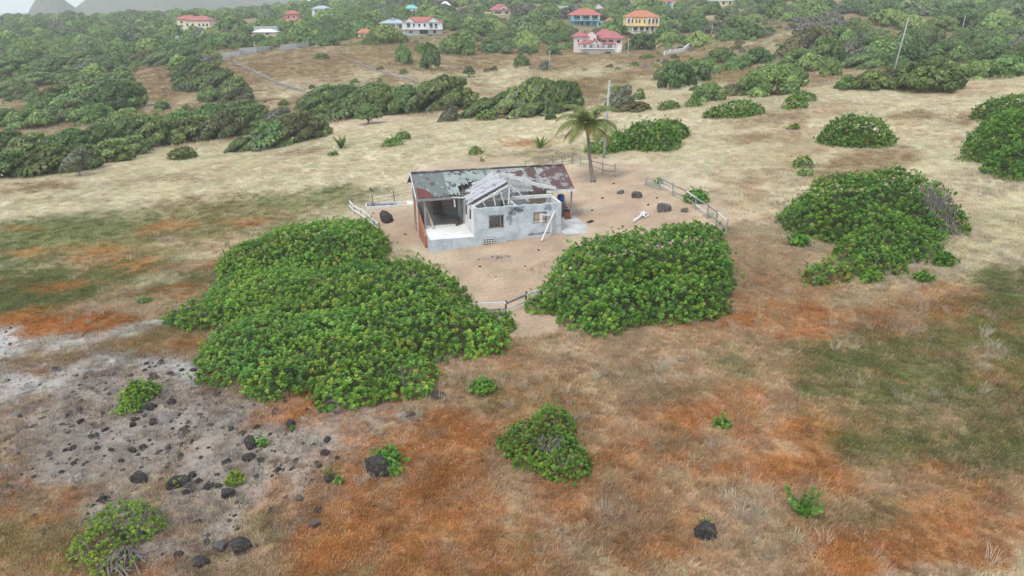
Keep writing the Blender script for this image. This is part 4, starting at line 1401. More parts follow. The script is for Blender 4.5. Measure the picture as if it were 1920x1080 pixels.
thicket('sea_grape_bush', 'long low yellowish bush on the crest of the field', 'bush', b0, lob(b0, [(1350, 219, 2.4, 1.5, 1.1), (1385, 216, 2.8, 1.8, 1.6), (1410, 213, 1.5, 1.4, 1.1)]), 18, dens=6, L=.3, yellow=.2)
b0 = at(1495, 200)
thicket('sea_grape_bush', 'bright green bush leaning up the crest slope', 'bush', b0, lob(b0, [(1490, 202, 1.6, 1.6, 1.5), (1508, 190, 1.5, 1.6, 1.2)]), 19, dens=6, L=.3)
b0 = at(1220, 278)
thicket('sea_grape_bush', 'dense bush on the grass slope behind the coconut palm', 'bush', b0, lob(b0, [(1225, 275, 3.0, 3.4, 2.6), (1250, 258, 2.4, 3.0, 1.9), (1190, 272, 2.0, 2.4, 2.0)]), 20, dens=6.5, L=.28, yellow=.03)
b0 = at(1140, 285)
thicket('sea_grape_bush', 'bright low bush at the foot of the grey pole', 'bush', b0, lob(b0, [(1130, 285, 2.0, 1.7, 1.6), (1160, 280, 1.7, 1.7, 1.6)]), 21, dens=7, L=.28, yellow=.12, gain=1.15)
b0 = at(1305, 378)
thicket('sea_grape_bush', 'small bright bush poking through the yard rail fence', 'bush', b0, lob(b0, [(1303, 378, .9, .8, .95), (1315, 380, .5, .5, .6)]), 22, dens=18, yellow=.1, gain=1.1)
for k, (px, py, r_, h_, lab) in enumerate((
        (225, 1015, 0, 0, 'yellow green bush with bare grey twigs beneath'),)):
    b0 = at(225, 1030)
    thicket('coastal_bush', lab, 'bush', b0, lob(b0, [(225, 1005, 1.25, 1.0, 1.0), (180, 1040, .9, .8, .75), (270, 1000, .8, .7, .8), (215, 1060, .8, .6, .6)]), 23, dens=26, L=.115, pal=GREENS[[0, 2, 4, 4]], yellow=.18, bare=[(at(235, 1060).x - b0.x, at(235, 1060).y - b0.y, .5)])
b0 = at(258, 760)
thicket('coastal_bush', 'narrow low green bush on the pale stony ground', 'bush', b0, lob(b0, [(262, 745, .85, .8, .6), (243, 770, .6, .6, .45)]), 24, dens=40, L=.16, yellow=.08, gain=1.1)
b0 = at(1030, 860)
thicket('coastal_bush', 'sparse leaning bush of grey twigs and green shoots', 'bush', b0, lob(b0, [(1012, 850, 1.35, 1.15, 1.0), (1055, 880, .95, .85, .8), (972, 838, .8, .7, .7), (1035, 815, .9, .8, 1.0)]), 25, dens=34, L=.14, pal=GREENS[[0, 1, 2, 4]], yellow=.10, bare=[(at(1030, 860).x - b0.x, at(1030, 860).y - b0.y, .5)], lump=.4)
b0 = at(725, 875)
thicket('coastal_bush', 'lime green shrub growing behind the angular black boulder', 'bush', b0, lob(b0, [(728, 872, .55, .5, .65), (738, 888, .32, .3, .4)]), 26, dens=60, L=.15, gain=1.3, yellow=.1)
for k, (px, py, r_, lab) in enumerate(((490, 835, .24, 'small green shrub touching a black rock'), (440, 907, .26, 'small yellow shrub above a black rock'), (634, 908, .17, 'tiny green shrub beside the grey cactus like plant'),
                                       (905, 735, .45, 'grey green bush at the path below the big thicket'), (335, 912, .14, 'tiny shrub in front of a round black rock'), (548, 808, .12, 'tiny yellow weed before a lone black rock'),
                                       (273, 567, .5, 'pale green weed clump at the end of the white gravel'), (1355, 800, .5, 'flat bright green weed patch in orange grass'))):
    b0 = at(px, py)
    thicket('small_shrub', lab, 'shrub', b0, [(0, 0, r_ * 1.35, r_ * 1.2, r_ * (1.3 if k not in (6, 7) else .35), 0)], 60 + k, dens=70, L=.14, gain=1.3 if k == 1 else 1.1, yellow=.5 if k == 1 else .1, k=6)
FIELD = [(735, 274, 1.6, .9, 'low green bush right of the banana plant on the field', 1.0), (755, 263, 1.2, .9, 'dark green low bush above the long field bush', .9), (893, 290, .9, .9, 'round green tuft bush in the middle field', 1.1), (625, 293, .7, .6, 'small pale bush below the banana plant', 1.0), (345, 298, 2.0, 1.5, 'brown tipped bush alone on the straw field edge', .7),
         (1300, 200, 1.4, .8, 'small flat bush in the grass near the crest', 1.0), (1253, 205, 1.5, .9, 'wide flat bush in the grass beyond the pole', 1.0), (1505, 315, 1.0, .9, 'small green bush next to brown grass on the slope', 1.0), (1487, 243, .8, .5, 'little round green bush in brown grass', 1.0), (1255, 285, .5, .6, 'knee high shrub behind the palm yard', .9),
         (1235, 345, .5, .5, 'small lime shrub behind the collapsed fence panel', 1.3), (1508, 330, .6, .5, 'lime green shrub below a small field bush', 1.2), (1410, 212, .8, .7, 'small yellow green bush at the end of a long low bush', 1.1), (905, 303, .4, .35, 'small tuft behind the ruined roof', 1.1)]
for k, (px, py, r_, h_, lab, g_) in enumerate(FIELD):
    b0 = at(px, py)
    thicket('field_bush', lab, 'bush', b0, [(0, 0, r_, r_ * .8, h_, 0)], 80 + k, dens=14, L=.2, gain=g_, yellow=.1 if k != 4 else .45)


def shoot_plant(label, p, n, h, seed):
    """young sea grape: a few leaning stems with round leaves in pairs"""
    rng = np.random.default_rng(seed)
    o = empty('young_sea_grape', p, 0, label, 'plant')
    for i in range(n):
        a_ = 2 * math.pi * i / n + rng.uniform(-.3, .3)
        d = np.array([math.cos(a_), math.sin(a_) * .8, rng.uniform(.8, 1.5)])
        d /= np.linalg.norm(d)
        hh = h * rng.uniform(.7, 1.15)
        pts = [np.array([0, 0, -.05]), d * hh * .5 + np.array([0, 0, .02]), d * hh + np.array([0, 0, .08])]
        st = MB().tube(pts, [.025, .018, .008], 5).build('stem', 'bark', o)
        m = int(14 * hh / .6)
        t = np.linspace(.12, 1.0, m)
        c = np.outer(t, d) * hh
        ph = np.arange(m) * 2.4 + rng.uniform(0, 6)
        ax = np.tile(d, (m, 1))
        t1, t2 = frame(ax, np.random.default_rng(1))
        dd = t1 * np.cos(ph)[:, None] + t2 * np.sin(ph)[:, None]
        l = unit(dd + ax * .7)
        nn = unit(ax + np.array([0, 0, .5]) - dd * .5)
        sz = .19 * (1.1 - .45 * t)
        link('leaves', poly_mesh('leaves', hexleaf(c, l, nn, sz, sz), leaf_cols(m, rng, GREENS[[0, 1, 2]], 0, 1.15), 'leaf'), o)
    return o


shoot_plant('young broad leaved plant with upright shoots alone in orange grass', at(1505, 965), 8, .95, 5)


# spiky plants on the field: banana-like and agave-like
def spiky(name, label, p, n, L, seed, w=.18):
    rng = random.Random(seed)
    o = empty(name, p, 0, label, 'plant')
    for i in range(n):
        a_ = 2.399 * i + rng.uniform(-.3, .3)
        el = rng.uniform(.7, 1.35)
        d = Vector((math.cos(a_) * math.cos(el), math.sin(a_) * math.cos(el), math.sin(el)))
        s_ = d.cross(Vector((0, 0, 1))).normalized()
        l = L * rng.uniform(.7, 1.1)
        rows = [(0, .25), (.35, 1), (.7, .8), (1, .06)]
        vs = []
        for t, ww in rows:
            c = d * l * t + Vector((math.cos(a_), math.sin(a_), -1)) * (.18 * l * t * t)
            vs += [c - s_ * w * ww, c + s_ * w * ww]
        P_ = np.array([[vs[2 * q], vs[2 * q + 1], vs[2 * q + 3], vs[2 * q + 2]] for q in range(3)], float)
        link('leaf', poly_mesh('leaf', P_, np.array([(.10, .17, .03), (.12, .18, .04), (.14, .19, .05)]), 'frond'), o)
    return o


spiky('banana_plant', 'spiky upright banana like plant on the straw field', at(640, 280), 14, 2.3, 3, .22)
spiky('banana_plant', 'young spiky palm behind the ruined roof on the field', at(1013, 279), 10, 2.2, 4, .16)
spiky('banana_plant', 'young palm tuft right of the grey pole', at(1156, 262), 12, 2.2, 5, .14)
spiky('agave', 'small upright green tuft on the bank above the grey fence', at(697, 360), 9, .7, 6, .07)
spiky('agave', 'grey spiked plant beside a black rock on stony ground', at(618, 893), 12, .6, 7, .03)
spiky('agave', 'pale thin spiked plant behind the lone squared boulder', at(1322, 985), 10, .45, 8, .03)


# coconut palm
def coconut_palm():
    p = at(1113, 341)
    o = empty('coconut_palm', p, 0, 'leaning coconut palm at the edge of the bare earth yard', 'palm')
    m = mpp(p)
    top = Vector((-.55, 0, 5.25))
    pts = []
    rad = []
    for i in range(11):
        t = i / 10
        pts.append(Vector((-.75 * t - .1 * math.sin(3.1 * t), .2 * t, -.2 + (top.z + .2) * t)))
        rad.append(.24 - .13 * t ** .5 + (.12 if i == 0 else 0))
    MB().tube(pts, rad, 10).build('trunk', 'greybark', o, smooth=True)
    c = pts[-1]
    rng = random.Random(12)
    spec = []
    for i in range(8):
        spec.append((i * 2.399, rng.uniform(1.05, 1.5), rng.uniform(2.9, 3.5), 0))
    for i in range(11):
        spec.append((i * 2.399 + .8, rng.uniform(.35, .75), rng.uniform(3.1, 3.7), 0))
    for i in range(7):
        spec.append((i * .95 + .2, rng.uniform(-.25, .15), rng.uniform(2.8, 3.3), 1))
    for (az, el, L, old) in spec:
        n = 22
        h = Vector((math.cos(az), math.sin(az), 0))
        pos = []
        q = Vector(c)
        e = el
        for i in range(n + 1):
            pos.append(q.copy())
            e -= (.082 if not old else .06) * (0.4 + 1.2 * i / n)
            q = q + (h * math.cos(e) + Vector((0, 0, 1)) * math.sin(e)) * (L / n)
        fr = MB().tube([pos[0], pos[n // 2], pos[n]], [.035, .022, .006], 4).build('frond', 'greenpaint' if False else 'frondrib', o)
        side = h.cross(Vector((0, 0, 1)))
        P_, C_ = [], []
        for i in range(2, n):
            t = i / n
            ll = .95 * math.sin(math.pi * min(1, .18 + t * .8)) + .08
            tang = (pos[i + 1] - pos[i]).normalized()
            for sg in (-1, 1):
                for sub in (0, .5):
                    b_ = pos[i].lerp(pos[i + 1], sub)
                    d = (side * sg * .75 + tang * .6 + Vector((0, 0, -.15 - rng.random() * .4))).normalized()
                    w = tang * .030
                    mid = b_ + d * ll * .55 + Vector((0, 0, .03))
                    tip = b_ + d * ll + Vector((0, 0, -.12))
                    P_.append([b_ - w, b_ + w, mid + w, mid - w])
                    P_.append([mid - w, mid + w, tip + w * .2, tip - w * .2])
                    cc = (.15, .20, .05) if not old else rng.choice([(.34, .29, .09), (.28, .20, .10), (.24, .25, .07)])
                    if not old and rng.random() < .2:
                        cc = (.24, .26, .08)
                    C_ += [cc, cc]
        link('leaflets', poly_mesh('leaflets', np.array(P_, float), np.array(C_), 'frond'), fr)
    for i in range(9):
        a_ = i * .7
        r_ = .11
        mb = MB()
        cx = c + Vector((math.cos(a_) * .22, math.sin(a_) * .22, -.18 - .09 * (i % 3)))
        mb.tube([cx + Vector((0, 0, -.14)), cx + Vector((0, 0, -.08)), cx, cx + Vector((0, 0, .09)), cx + Vector((0, 0, .13))], [.03, .09, .115, .08, .02], 8)
        mb.build('coconut', 'coconut', o, smooth=True)
    for k in range(3):
        a_ = -1.8 + k * .6
        MB().tube([c, c + Vector((math.cos(a_) * .25, math.sin(a_) * .25, -.35)), c + Vector((math.cos(a_) * .28, math.sin(a_) * .28, -1.0))], [.05, .09, .03], 6).build('dry_frond', 'coconut', o)


M['frondrib'] = mat_plain('frond_rib', (.22, .24, .07), .7, .2, 2)
M['coconut'] = mat_plain('coconut_husk', (.42, .30, .05), .7, .3, 5)
coconut_palm()


# ------------------------------------------------------------------ rocks
def rock_mesh(seed, mat):
    rng = random.Random(seed)
    import bmesh
    bm = bmesh.new()
    bmesh.ops.create_icosphere(bm, subdivisions=3, radius=1)
    cuts = [Vector((rng.gauss(0, 1), rng.gauss(0, 1), rng.gauss(0, .7))).normalized() for _ in range(9)]
    dist = [rng.uniform(.42, .85) for _ in cuts]
    for v in bm.verts:
        co = v.co.copy()
        for c, d in zip(cuts, dist):
            e = co.dot(c) - d
            if e > 0:
                co -= c * e * .92
        nz = float(fbm(np.array([co.x * 2 + seed]), np.array([co.y * 2 + co.z * 1.7]), seed, 3)[0])
        v.co = co * (1 + .22 * nz)
        v.co.z *= .8
    me = bpy.data.meshes.new('rock')
    bm.to_mesh(me)
    bm.free()
    me.materials.append(M[mat])
    return me


RM = [rock_mesh(s_, 'rock') for s_ in range(5)] + [rock_mesh(s_ + 10, 'rockgrey') for s_ in range(3)]


def rock(px, py, w, label=None, v=None, group=None, name='rock', tall=.8, rz=None):
    p = at(px, py)
    r = w * mpp(p) / 2 * .92
    k = random.Random(int(px * 7 + py)).randrange(5) if v is None else v
    o = link(name, RM[k])
    rr = random.Random(int(px + py * 3))
    o.rotation_euler = (rr.uniform(-.3, .3), rr.uniform(-.3, .3), rr.uniform(0, 6) if rz is None else rz)
    o.scale = (r * 1.35, r * rr.uniform(1.0, 1.35), r * tall * 1.4)
    o.location = (p.x, p.y, p.z + r * tall * .40)
    NOGRASS.append((p.x, p.y, r * .85))
    return tag(o, label or 'dark lava rock lying on the grey stony ground', 'rock', group or (None if label else 'lava rocks scattered on stony ground'))


rock(705, 890, 46, 'angular black boulder below a lime green shrub', 0, name='boulder', tall=1.1)
rock(1325, 1008, 40, 'squared dark brown boulder alone in dry grass', 4, name='boulder', tall=1.25, rz=.4)
rock(819, 746, 32, 'flat black rock beneath the edge of the huge thicket', 2, name='boulder', tall=.5)
rock(452, 1030, 36, 'round black boulder next to a split grey rock', 3, name='boulder', tall=.9)
rock(413, 1027, 34, 'split grey rock next to a round black boulder', 6, name='boulder', tall=.6)
rock(262, 902, 32, 'black boulder alone on taupe dry grass', 4, name='boulder')
rock(334, 910, 34, 'round black rock with a tiny shrub before it', 1, name='boulder', tall=.9)
rock(428, 930, 30, 'black rock below the small yellow shrub', 3, name='boulder')
rock(470, 836, 26, 'black rock touching a small green shrub', 0, name='boulder', tall=1.1)
rock(548, 800, 22, 'lone black rock with yellow weed on the ground patch', 2, name='boulder', tall=1.0)
rock(590, 988, 22, 'black topped rock in orange ground cover', 6, name='boulder', tall=1.0)
rock(722, 415, 30, 'big dark boulder between white trough and thicket', 0, name='boulder', tall=.9)
rock(1194, 370, 19, 'brown capped boulder in the middle of the yard', 7, name='boulder', tall=1.0)
rock(1244, 395, 28, 'grey streaked boulder near the yard rail fence', 5, name='boulder', tall=1.0)
rock(1164, 363, 14, 'flat grey stone in the yard below the palm', 7, name='boulder', tall=.6)
rock(1107, 417, 11, 'small dark stone on bare earth by the patio', 1, name='boulder', tall=.6)
rock(1284, 397, 16, 'small brown grey stone at the foot of the rail fence', 5, name='boulder')
rock(345, 603, 18, 'black stone under the tip of the huge thicket', 4, name='boulder')
rock(283, 767, 26, 'black rock beside the narrow low green bush', 2, name='boulder', tall=.6)
for q in ((130, 778, 17), (149, 771, 14), (151, 793, 13), (190, 796, 10), (181, 802, 9), (135, 800, 10), (172, 820, 12), (137, 842, 12), (183, 842, 11), (229, 866, 14), (249, 799, 15), (252, 788, 11), (288, 793, 16), (322, 758, 18), (349, 813, 16), (340, 820, 12),
          (248, 846, 16), (268, 841, 14), (300, 847, 10), (341, 836, 12), (338, 858, 14), (395, 798, 13), (434, 806, 11), (445, 806, 9), (302, 903, 12), (355, 912, 16), (363, 893, 18), (352, 924, 16), (408, 913, 12), (468, 861, 22), (488, 866, 14), (592, 762, 9), (614, 826, 16), (611, 852, 18), (598, 876, 12), (633, 860, 10),
          (594, 868, 9), (560, 938, 18), (596, 960, 18), (377, 1062, 26), (333, 1045, 20), (387, 1018, 14), (616, 905, 22), (210, 703, 12), (205, 740, 10), (363, 696, 12), (65, 800, 12), (82, 1003, 8), (655, 853, 6), (725, 840, 8), (862, 956, 9), (700, 935, 8), (1090, 828, 7), (1312, 1050, 8), (1313, 1063, 8), (287, 705, 12), (245, 705, 10), (160, 710, 10), (310, 667, 9), (575, 900, 8), (530, 882, 8)):
    rock(*q, v=5 + (q[0] % 3) if q[0] % 5 == 0 else None)
for q in ((1075, 420, 5), (1130, 372, 6), (1150, 345, 5), (1215, 385, 6), (1232, 372, 5), (1263, 421, 6), (1110, 395, 5), (1160, 430, 5), (985, 500, 4), (930, 520, 4), (900, 500, 5), (1010, 470, 5), (760, 440, 5), (745, 455, 4), (700, 400, 4), (1045, 490, 4)):
    rock(*q, 'small stone lying on the bare earth of the yard', None, 'small stones in the yard', tall=.6)
# more stones on the grey ground
_rr = random.Random(41)
_n = 0
while _n < 85:
    px, py = _rr.gauss(250, 130), _rr.gauss(800, 65)
    if not (20 < px < 660 and 690 < py < 960):
        continue
    q = at(px, py)
    w_ = ZN.weights(np.array([q.x]), np.array([q.y]))[:, 0]
    if w_[CK.index('K')] + w_[CK.index('W')] < .45:
        continue
    rock(px, py, _rr.choice([5, 6, 7, 8, 9, 11]), tall=_rr.uniform(.5, .9), v=_rr.choice([0, 1, 2, 3, 4, 0, 1, 2, 5, 6]))
    _n += 1
# gravel: nobody could count it
n = 26000
x, y = rand_ground(n, 18, 48, .8, 2)
W = ZN.weights(x, y)
p = W[CK.index('K')] * .8 + W[CK.index('W')] * .5
keep = RNG.uniform(0, 1, n) < 1.4 * p * np.clip(.6 + 1.2 * fbm(x / 2, y / 2, 77, 3), 0, 1)
x, y = x[keep], y[keep]
sp = np.array([[[-1, -.6, -.2], [.9, -.8, -.2], [.3, -.2, .7]], [[.9, -.8, -.2], [.7, .9, -.2], [.3, -.2, .7]], [[.7, .9, -.2], [-.9, .7, -.2], [.3, -.2, .7]], [[-.9, .7, -.2], [-1, -.6, -.2], [.3, -.2, .7]]], float)
tint = np.where(RNG.uniform(0, 1, len(x))[:, None] < .6, np.array([[.06, .055, .055]]), np.array([[.30, .28, .27]])) * RNG.uniform(.7, 1.3, len(x))[:, None]
scatter('gravel', 'small stones strewn over the grey stony ground', template('pebble', sp, 'cover'), x, y, ground(x, y), RNG.exponential(.05, len(x)) + .025, tint, cat='gravel')


# ------------------------------------------------------------------ trees
TG = np.array([(0.140, 0.222, 0.074), (0.172, 0.255, 0.082), (0.112, 0.186, 0.066), (0.208, 0.275, 0.090), (0.150, 0.200, 0.096)])
TGREY = np.array([(0.19, 0.19, 0.15), (0.16, 0.175, 0.12), (0.14, 0.17, 0.09), (0.21, 0.205, 0.175)])
TBRN = np.array([(0.15, 0.14, 0.06), (0.12, 0.155, 0.055), (0.16, 0.13, 0.07), (0.10, 0.15, 0.055)])


def crown_mesh(name, seed, nl=12, N=3600, size=.062, sweep=.35, pal=TG, low=0.0, flat=1.0):
    """wind-shorn crown in a unit box: width 2, height 1"""
    rng = np.random.default_rng(seed)
    lobes = []
    for i in range(nl):
        a_ = 2.399 * i + rng.uniform(-.3, .3)
        r = math.sqrt((i + .3) / nl) * .72
        zt = (1 - (r / .74) ** 2) * .60 * flat + .07 + rng.uniform(-.05, .05) + low
        c = np.array([r * math.cos(a_) + sweep * (zt - .25), r * math.sin(a_), max(zt, .05)])
        s_ = np.array([.50, .25, .19] if sweep > .2 else [.34, .31, .22]) * rng.uniform(.75, 1.2) * math.sqrt(12 / nl)
        lobes.append((c, s_))
    P_, Nn, T = [], [], []
    per = N // nl
    th = math.atan2(.45, 1) * (1 if sweep > .1 else 0)
    R = np.array([[math.cos(th), 0, -math.sin(th)], [0, 1, 0], [math.sin(th), 0, math.cos(th)]])
    for c, s_ in lobes:
        d = unit(rng.normal(size=(per, 3)))
        d[:, 2] = np.where(d[:, 2] < -.6, -d[:, 2], d[:, 2])
        rad = 1 - np.abs(rng.normal(0, .10, per))
        p = (d * rad[:, None] * s_) @ R.T + c
        ins = np.zeros(per, bool)
        for c2, s2 in lobes:
            if c2 is c:
                continue
            q = ((p - c2) @ R) / (s2 * .82)
            ins |= (q ** 2).sum(1) < 1
        k = ~ins | (rng.uniform(0, 1, per) < .12)
        k &= p[:, 2] > -.06
        P_.append(p[k])
        Nn.append(unit((d / s_)[k] @ R.T))
        T.append(np.full(k.sum(), rng.uniform(.72, 1.28)))
    P_ = np.concatenate(P_)
    Nn = np.concatenate(Nn)
    T = np.concatenate(T)
    n = len(P_)
    nn = unit(Nn + rng.normal(size=(n, 3)) * .5)
    Q = quads(P_, nn, size * rng.uniform(.6, 1.4, n), rng)
    col = pal[rng.integers(0, len(pal), n)] * (T * rng.uniform(.7, 1.3, n))[:, None]
    if sweep > .2:              # bare grey twigs on the windward and lower side
        g = (Nn[:, 0] < -.1) & (Nn[:, 2] < .75) & (rng.uniform(0, 1, n) < .45) | (Nn[:, 2] < -.1) & (rng.uniform(0, 1, n) < .5)
        col[g] = TGREY[rng.integers(0, len(TGREY), g.sum())]
    return poly_mesh(name, Q, col, 'tree_leaf')


def trunk_mesh(seed, bare=False):
    r = random.Random(seed)
    mb = MB()
    mb.tube([(0, 0, -.15), (.02, 0, .15), (.08, .02, .35)], [.05, .042, .03], 6)
    for i in range(7):
        a_ = i * .9 + r.uniform(-.2, .2)
        rr = r.uniform(.3, .65)
        t = (rr * math.cos(a_) + .15, rr * math.sin(a_), r.uniform(.35, .7))
        mb.tube([(.04, .01, .2), (t[0] * .5, t[1] * .5, t[2] * .75), t], [.026, .018, .006], 5)
    return mb.mesh('trunk', 'greybark')


CR = [crown_mesh('crown', 100 + i, nl=17 + i % 3, N=4600, sweep=.34) for i in range(4)]            # wind-swept
CRR = [crown_mesh('crown', 120 + i, nl=17, N=4600, sweep=.05, low=.02) for i in range(3)]          # rounded
CRG = [crown_mesh('crown', 140 + i, nl=13, sweep=.34, pal=TGREY, N=2600) for i in range(2)]  # greyish, half bare
CRB = [crown_mesh('crown', 150 + i, nl=15, N=4200, sweep=.28, pal=TBRN) for i in range(2)]          # brownish
TRK = [trunk_mesh(i) for i in range(3)]
TREES = []
LBL = {
    's': ('wind swept evergreen tree shaped into a slanting mound on the valley side', 'wind swept trees behind the field'),
    'r': ('rounded dark green tree standing on the hillside beyond the field', 'rounded trees on the hillside'),
    'g': ('grey half bare wind bent tree among the green ones', 'grey half bare trees'),
    'b': ('brown tinged bushy tree among the green mounds', 'brown tinged trees'),
}
_tr = random.Random(99)


def tree(p, w, d, h, kind='s', label=None, group=None, name='tree', lift=0.0):
    """w, d, h metres; crown starts at 'lift' of the height above ground"""
    pool = {'s': CR, 'r': CRR, 'g': CRG, 'b': CRB}[kind]
    lb, gp = LBL[kind]
    o = empty(name, (p.x, p.y, gz(p.x, p.y) - .3), _tr.uniform(-.5, .5) if kind != 'r' else _tr.uniform(0, 6), label or lb, 'tree', group or (None if label else gp))
    c = link('crown', _tr.choice(pool), o)
    c.scale = (w / 2, d / 2, h * (1 - lift))
    c.location = (0, 0, h * lift)
    t = link('trunk', _tr.choice(TRK), o)
    t.scale = (w / 2, d / 2, h)
    TREES.append((p.x, p.y, max(w, d) / 2))
    return o


HAND = [  # photo x, base y, width, height, kind
    (20, 333, 95, 62, 's'), (85, 328, 110, 66, 's'), (140, 322, 90, 60, 's'), (200, 306, 90, 55, 's'), (240, 292, 70, 45, 's'), (60, 296, 110, 58, 's'), (125, 290, 110, 55, 's'), (15, 285, 90, 50, 's'), (180, 280, 95, 52, 's'),
    (300, 276, 95, 66, 's'), (358, 268, 95, 62, 's'), (420, 262, 90, 64, 'b'), (330, 250, 95, 50, 's'), (385, 240, 100, 50, 's'), (455, 250, 80, 60, 's'), (440, 226, 90, 42, 'b'), (270, 256, 90, 48, 's'), (225, 262, 90, 50, 's'), (310, 262, 50, 38, 'b'), (475, 232, 60, 45, 's'),
    (450, 284, 55, 34, 's'), (500, 277, 85, 56, 's'), (552, 267, 90, 62, 'b'), (592, 256, 60, 50, 's'), (535, 250, 60, 45, 's'), (490, 250, 50, 32, 'r'), (520, 232, 60, 36, 'g'),
    (80, 222, 80, 45, 's'), (120, 228, 80, 46, 's'), (108, 196, 95, 42, 's'), (150, 214, 115, 58, 's'), (200, 212, 120, 66, 's'), (240, 205, 70, 58, 's'), (215, 172, 85, 42, 's'), (150, 172, 85, 42, 's'), (60, 236, 80, 40, 'r'), (20, 236, 70, 40, 'r'), (180, 232, 90, 44, 'r'), (240, 228, 70, 32, 'r'), (210, 240, 80, 30, 's'),
    (30, 172, 70, 28, 'r'), (60, 160, 70, 28, 's'), (20, 140, 80, 36, 's'), (95, 138, 85, 36, 's'), (160, 142, 70, 32, 'g'), (120, 152, 60, 28, 's'), (200, 128, 70, 32, 's'), (60, 118, 80, 30, 'r'), (140, 120, 70, 26, 's'),
    (355, 150, 60, 46, 's'), (385, 160, 66, 46, 's'), (412, 172, 70, 48, 's'), (440, 182, 60, 45, 's'), (395, 190, 48, 34, 'r'), (440, 192, 55, 30, 'b'), (460, 204, 44, 34, 'g'), (340, 122, 70, 36, 's'), (300, 122, 60, 30, 's'), (270, 118, 60, 26, 'b'),
    (600, 216, 75, 48, 's'), (640, 226, 85, 50, 's'), (680, 216, 85, 60, 's'), (722, 214, 90, 64, 'r'), (762, 211, 85, 62, 'r'), (825, 209, 115, 78, 's'), (790, 205, 80, 60, 's'), (855, 200, 50, 42, 's'), (640, 196, 80, 40, 's'), (690, 190, 80, 40, 's'), (610, 184, 70, 32, 's'), (655, 178, 60, 26, 'r'), (582, 200, 50, 34, 's'),
    (905, 218, 75, 42, 's'), (940, 214, 75, 50, 's'), (990, 216, 115, 78, 's'), (1040, 211, 95, 66, 's'), (1062, 204, 55, 52, 'b'), (1010, 186, 85, 42, 's'), (960, 200, 60, 44, 's'),
    (1160, 206, 52, 52, 'g'), (1160, 200, 46, 42, 'r'), (1185, 208, 60, 24, 'b'),
    (1270, 166, 75, 60, 'r'), (1300, 156, 75, 52, 'r'), (1250, 150, 50, 40, 's'), (1375, 180, 40, 28, 'b'), (1440, 177, 110, 66, 'r'), (1405, 172, 60, 48, 's'), (1480, 165, 60, 44, 's'), (1380, 134, 60, 34, 'r'), (1420, 120, 70, 36, 'r'), (1500, 134, 90, 50, 'r'), (1540, 118, 70, 36, 'g'), (1555, 144, 40, 42, 'r'),
    (1590, 168, 60, 34, 'r'), (1630, 166, 75, 42, 'r'), (1665, 160, 60, 36, 'b'), (1735, 168, 140, 64, 'r'), (1700, 128, 90, 50, 'r'), (1640, 108, 95, 46, 'r'), (1580, 112, 85, 42, 'g'), (1780, 118, 95, 46, 'r'), (1830, 150, 90, 46, 'r'), (1880, 146, 95, 50, 'r'), (1920, 140, 90, 52, 'r'), (1860, 116, 90, 42, 'r'), (1760, 140, 80, 40, 'r'), (1690, 145, 80, 38, 'r'), (1610, 130, 70, 36, 's'), (1320, 140, 60, 34, 'r'), (1350, 118, 60, 34, 'r'),
]
AREAS = [  # photo boxes of the groves and how to name them
    (0, 260, 256, 345, 'in the dense belt along the straw field edge'), (256, 210, 490, 290, 'in the tangled grove above the field edge bushes'), (430, 228, 625, 292, 'in the hedge like clump beside the banana plant'),
    (0, 150, 262, 260, 'in the slanting grove beside the small clearing'), (0, 100, 262, 150, 'on the flat beyond the slanting grove'), (262, 100, 480, 210, 'in the column of mounds below the diagonal stone wall'),
    (570, 165, 880, 235, 'in the long grove below the track edge wall'), (880, 165, 1100, 235, 'in the compact grove behind the coconut palm'), (1100, 190, 1220, 215, 'in the clump beyond the grey utility pole'),
    (1220, 100, 1560, 190, 'on the slope behind the domed crest bush'), (1560, 90, 1960, 175, 'in the belt around the leaning pale pole')]
ADJ = {'s': 'wind swept mound shaped tree', 'r': 'rounded dark green tree', 'g': 'grey half bare tree', 'b': 'brown tinged bushy tree'}


def HLAB(px, py, k):
    for x0, y0, x1, y1, t in AREAS:
        if x0 <= px <= x1 and y0 <= py <= y1:
            return ADJ[k] + ' ' + t, 'trees ' + t
    return None, None


for px, py, w, h, k in HAND:
    p = at(px, py)
    s_ = mpp(p)
    tree(p, w * s_ * 1.18, w * s_ * _tr.uniform(.9, 1.15), h * s_ * 1.02, k, *HLAB(px, py, k))
for px, py, w, h, k, lift, lb in [
        (150, 331, 60, 58, 'g', .3, 'wind bent tree with a bare pale trunk on the field edge'),
        (690, 233, 58, 42, 'r', .25, 'small umbrella shaped tree with its trunk showing before the grove'),
        (842, 228, 42, 32, 'g', 0, 'grey leafless shrub mound in front of the grove'),
        (757, 122, 38, 42, 'r', .05, 'rounded pale green tree left of a pair on the bare hill'),
        (808, 131, 46, 54, 'r', .05, 'tall dark tree of a pair on the bare hill'),
        (880, 146, 26, 24, 'r', .3, 'small lone tree with slim trunk on the grassy hill'),
        (978, 124, 36, 24, 'r', 0, 'bright rounded bush near the crest of the bare hill'),
        (1021, 133, 24, 22, 'g', 0, 'dark grey bush beside the pole on the bare hill'),
        (305, 204, 32, 19, 'r', 0, 'lone round dark bush in the clearing between mounds'),
        (1033, 224, 26, 18, 'r', 0, 'small dark bush left of the palm crown on the field edge'),
        (1204, 189, 14, 24, 'r', 0, 'narrow sapling on the grass beyond the pole'),
        (1328, 187, 68, 38, 'r', 0, 'evenly domed bush at the crest of the straw field'),
        (800, 158, 20, 9, 'r', 0, 'low green bush below the small lone tree'),
        (603, 110, 32, 13, 'r', 0, 'low dark bush on the brown hill by the stone wall'),
        (1150, 175, 36, 18, 's', 0, 'low spreading bush on the slope beyond the palm')]:
    p = at(px, py)
    s_ = mpp(p)
    tree(p, w * s_ * 1.1, w * s_, h * s_ * 1.08, k, lb, lift=lift)


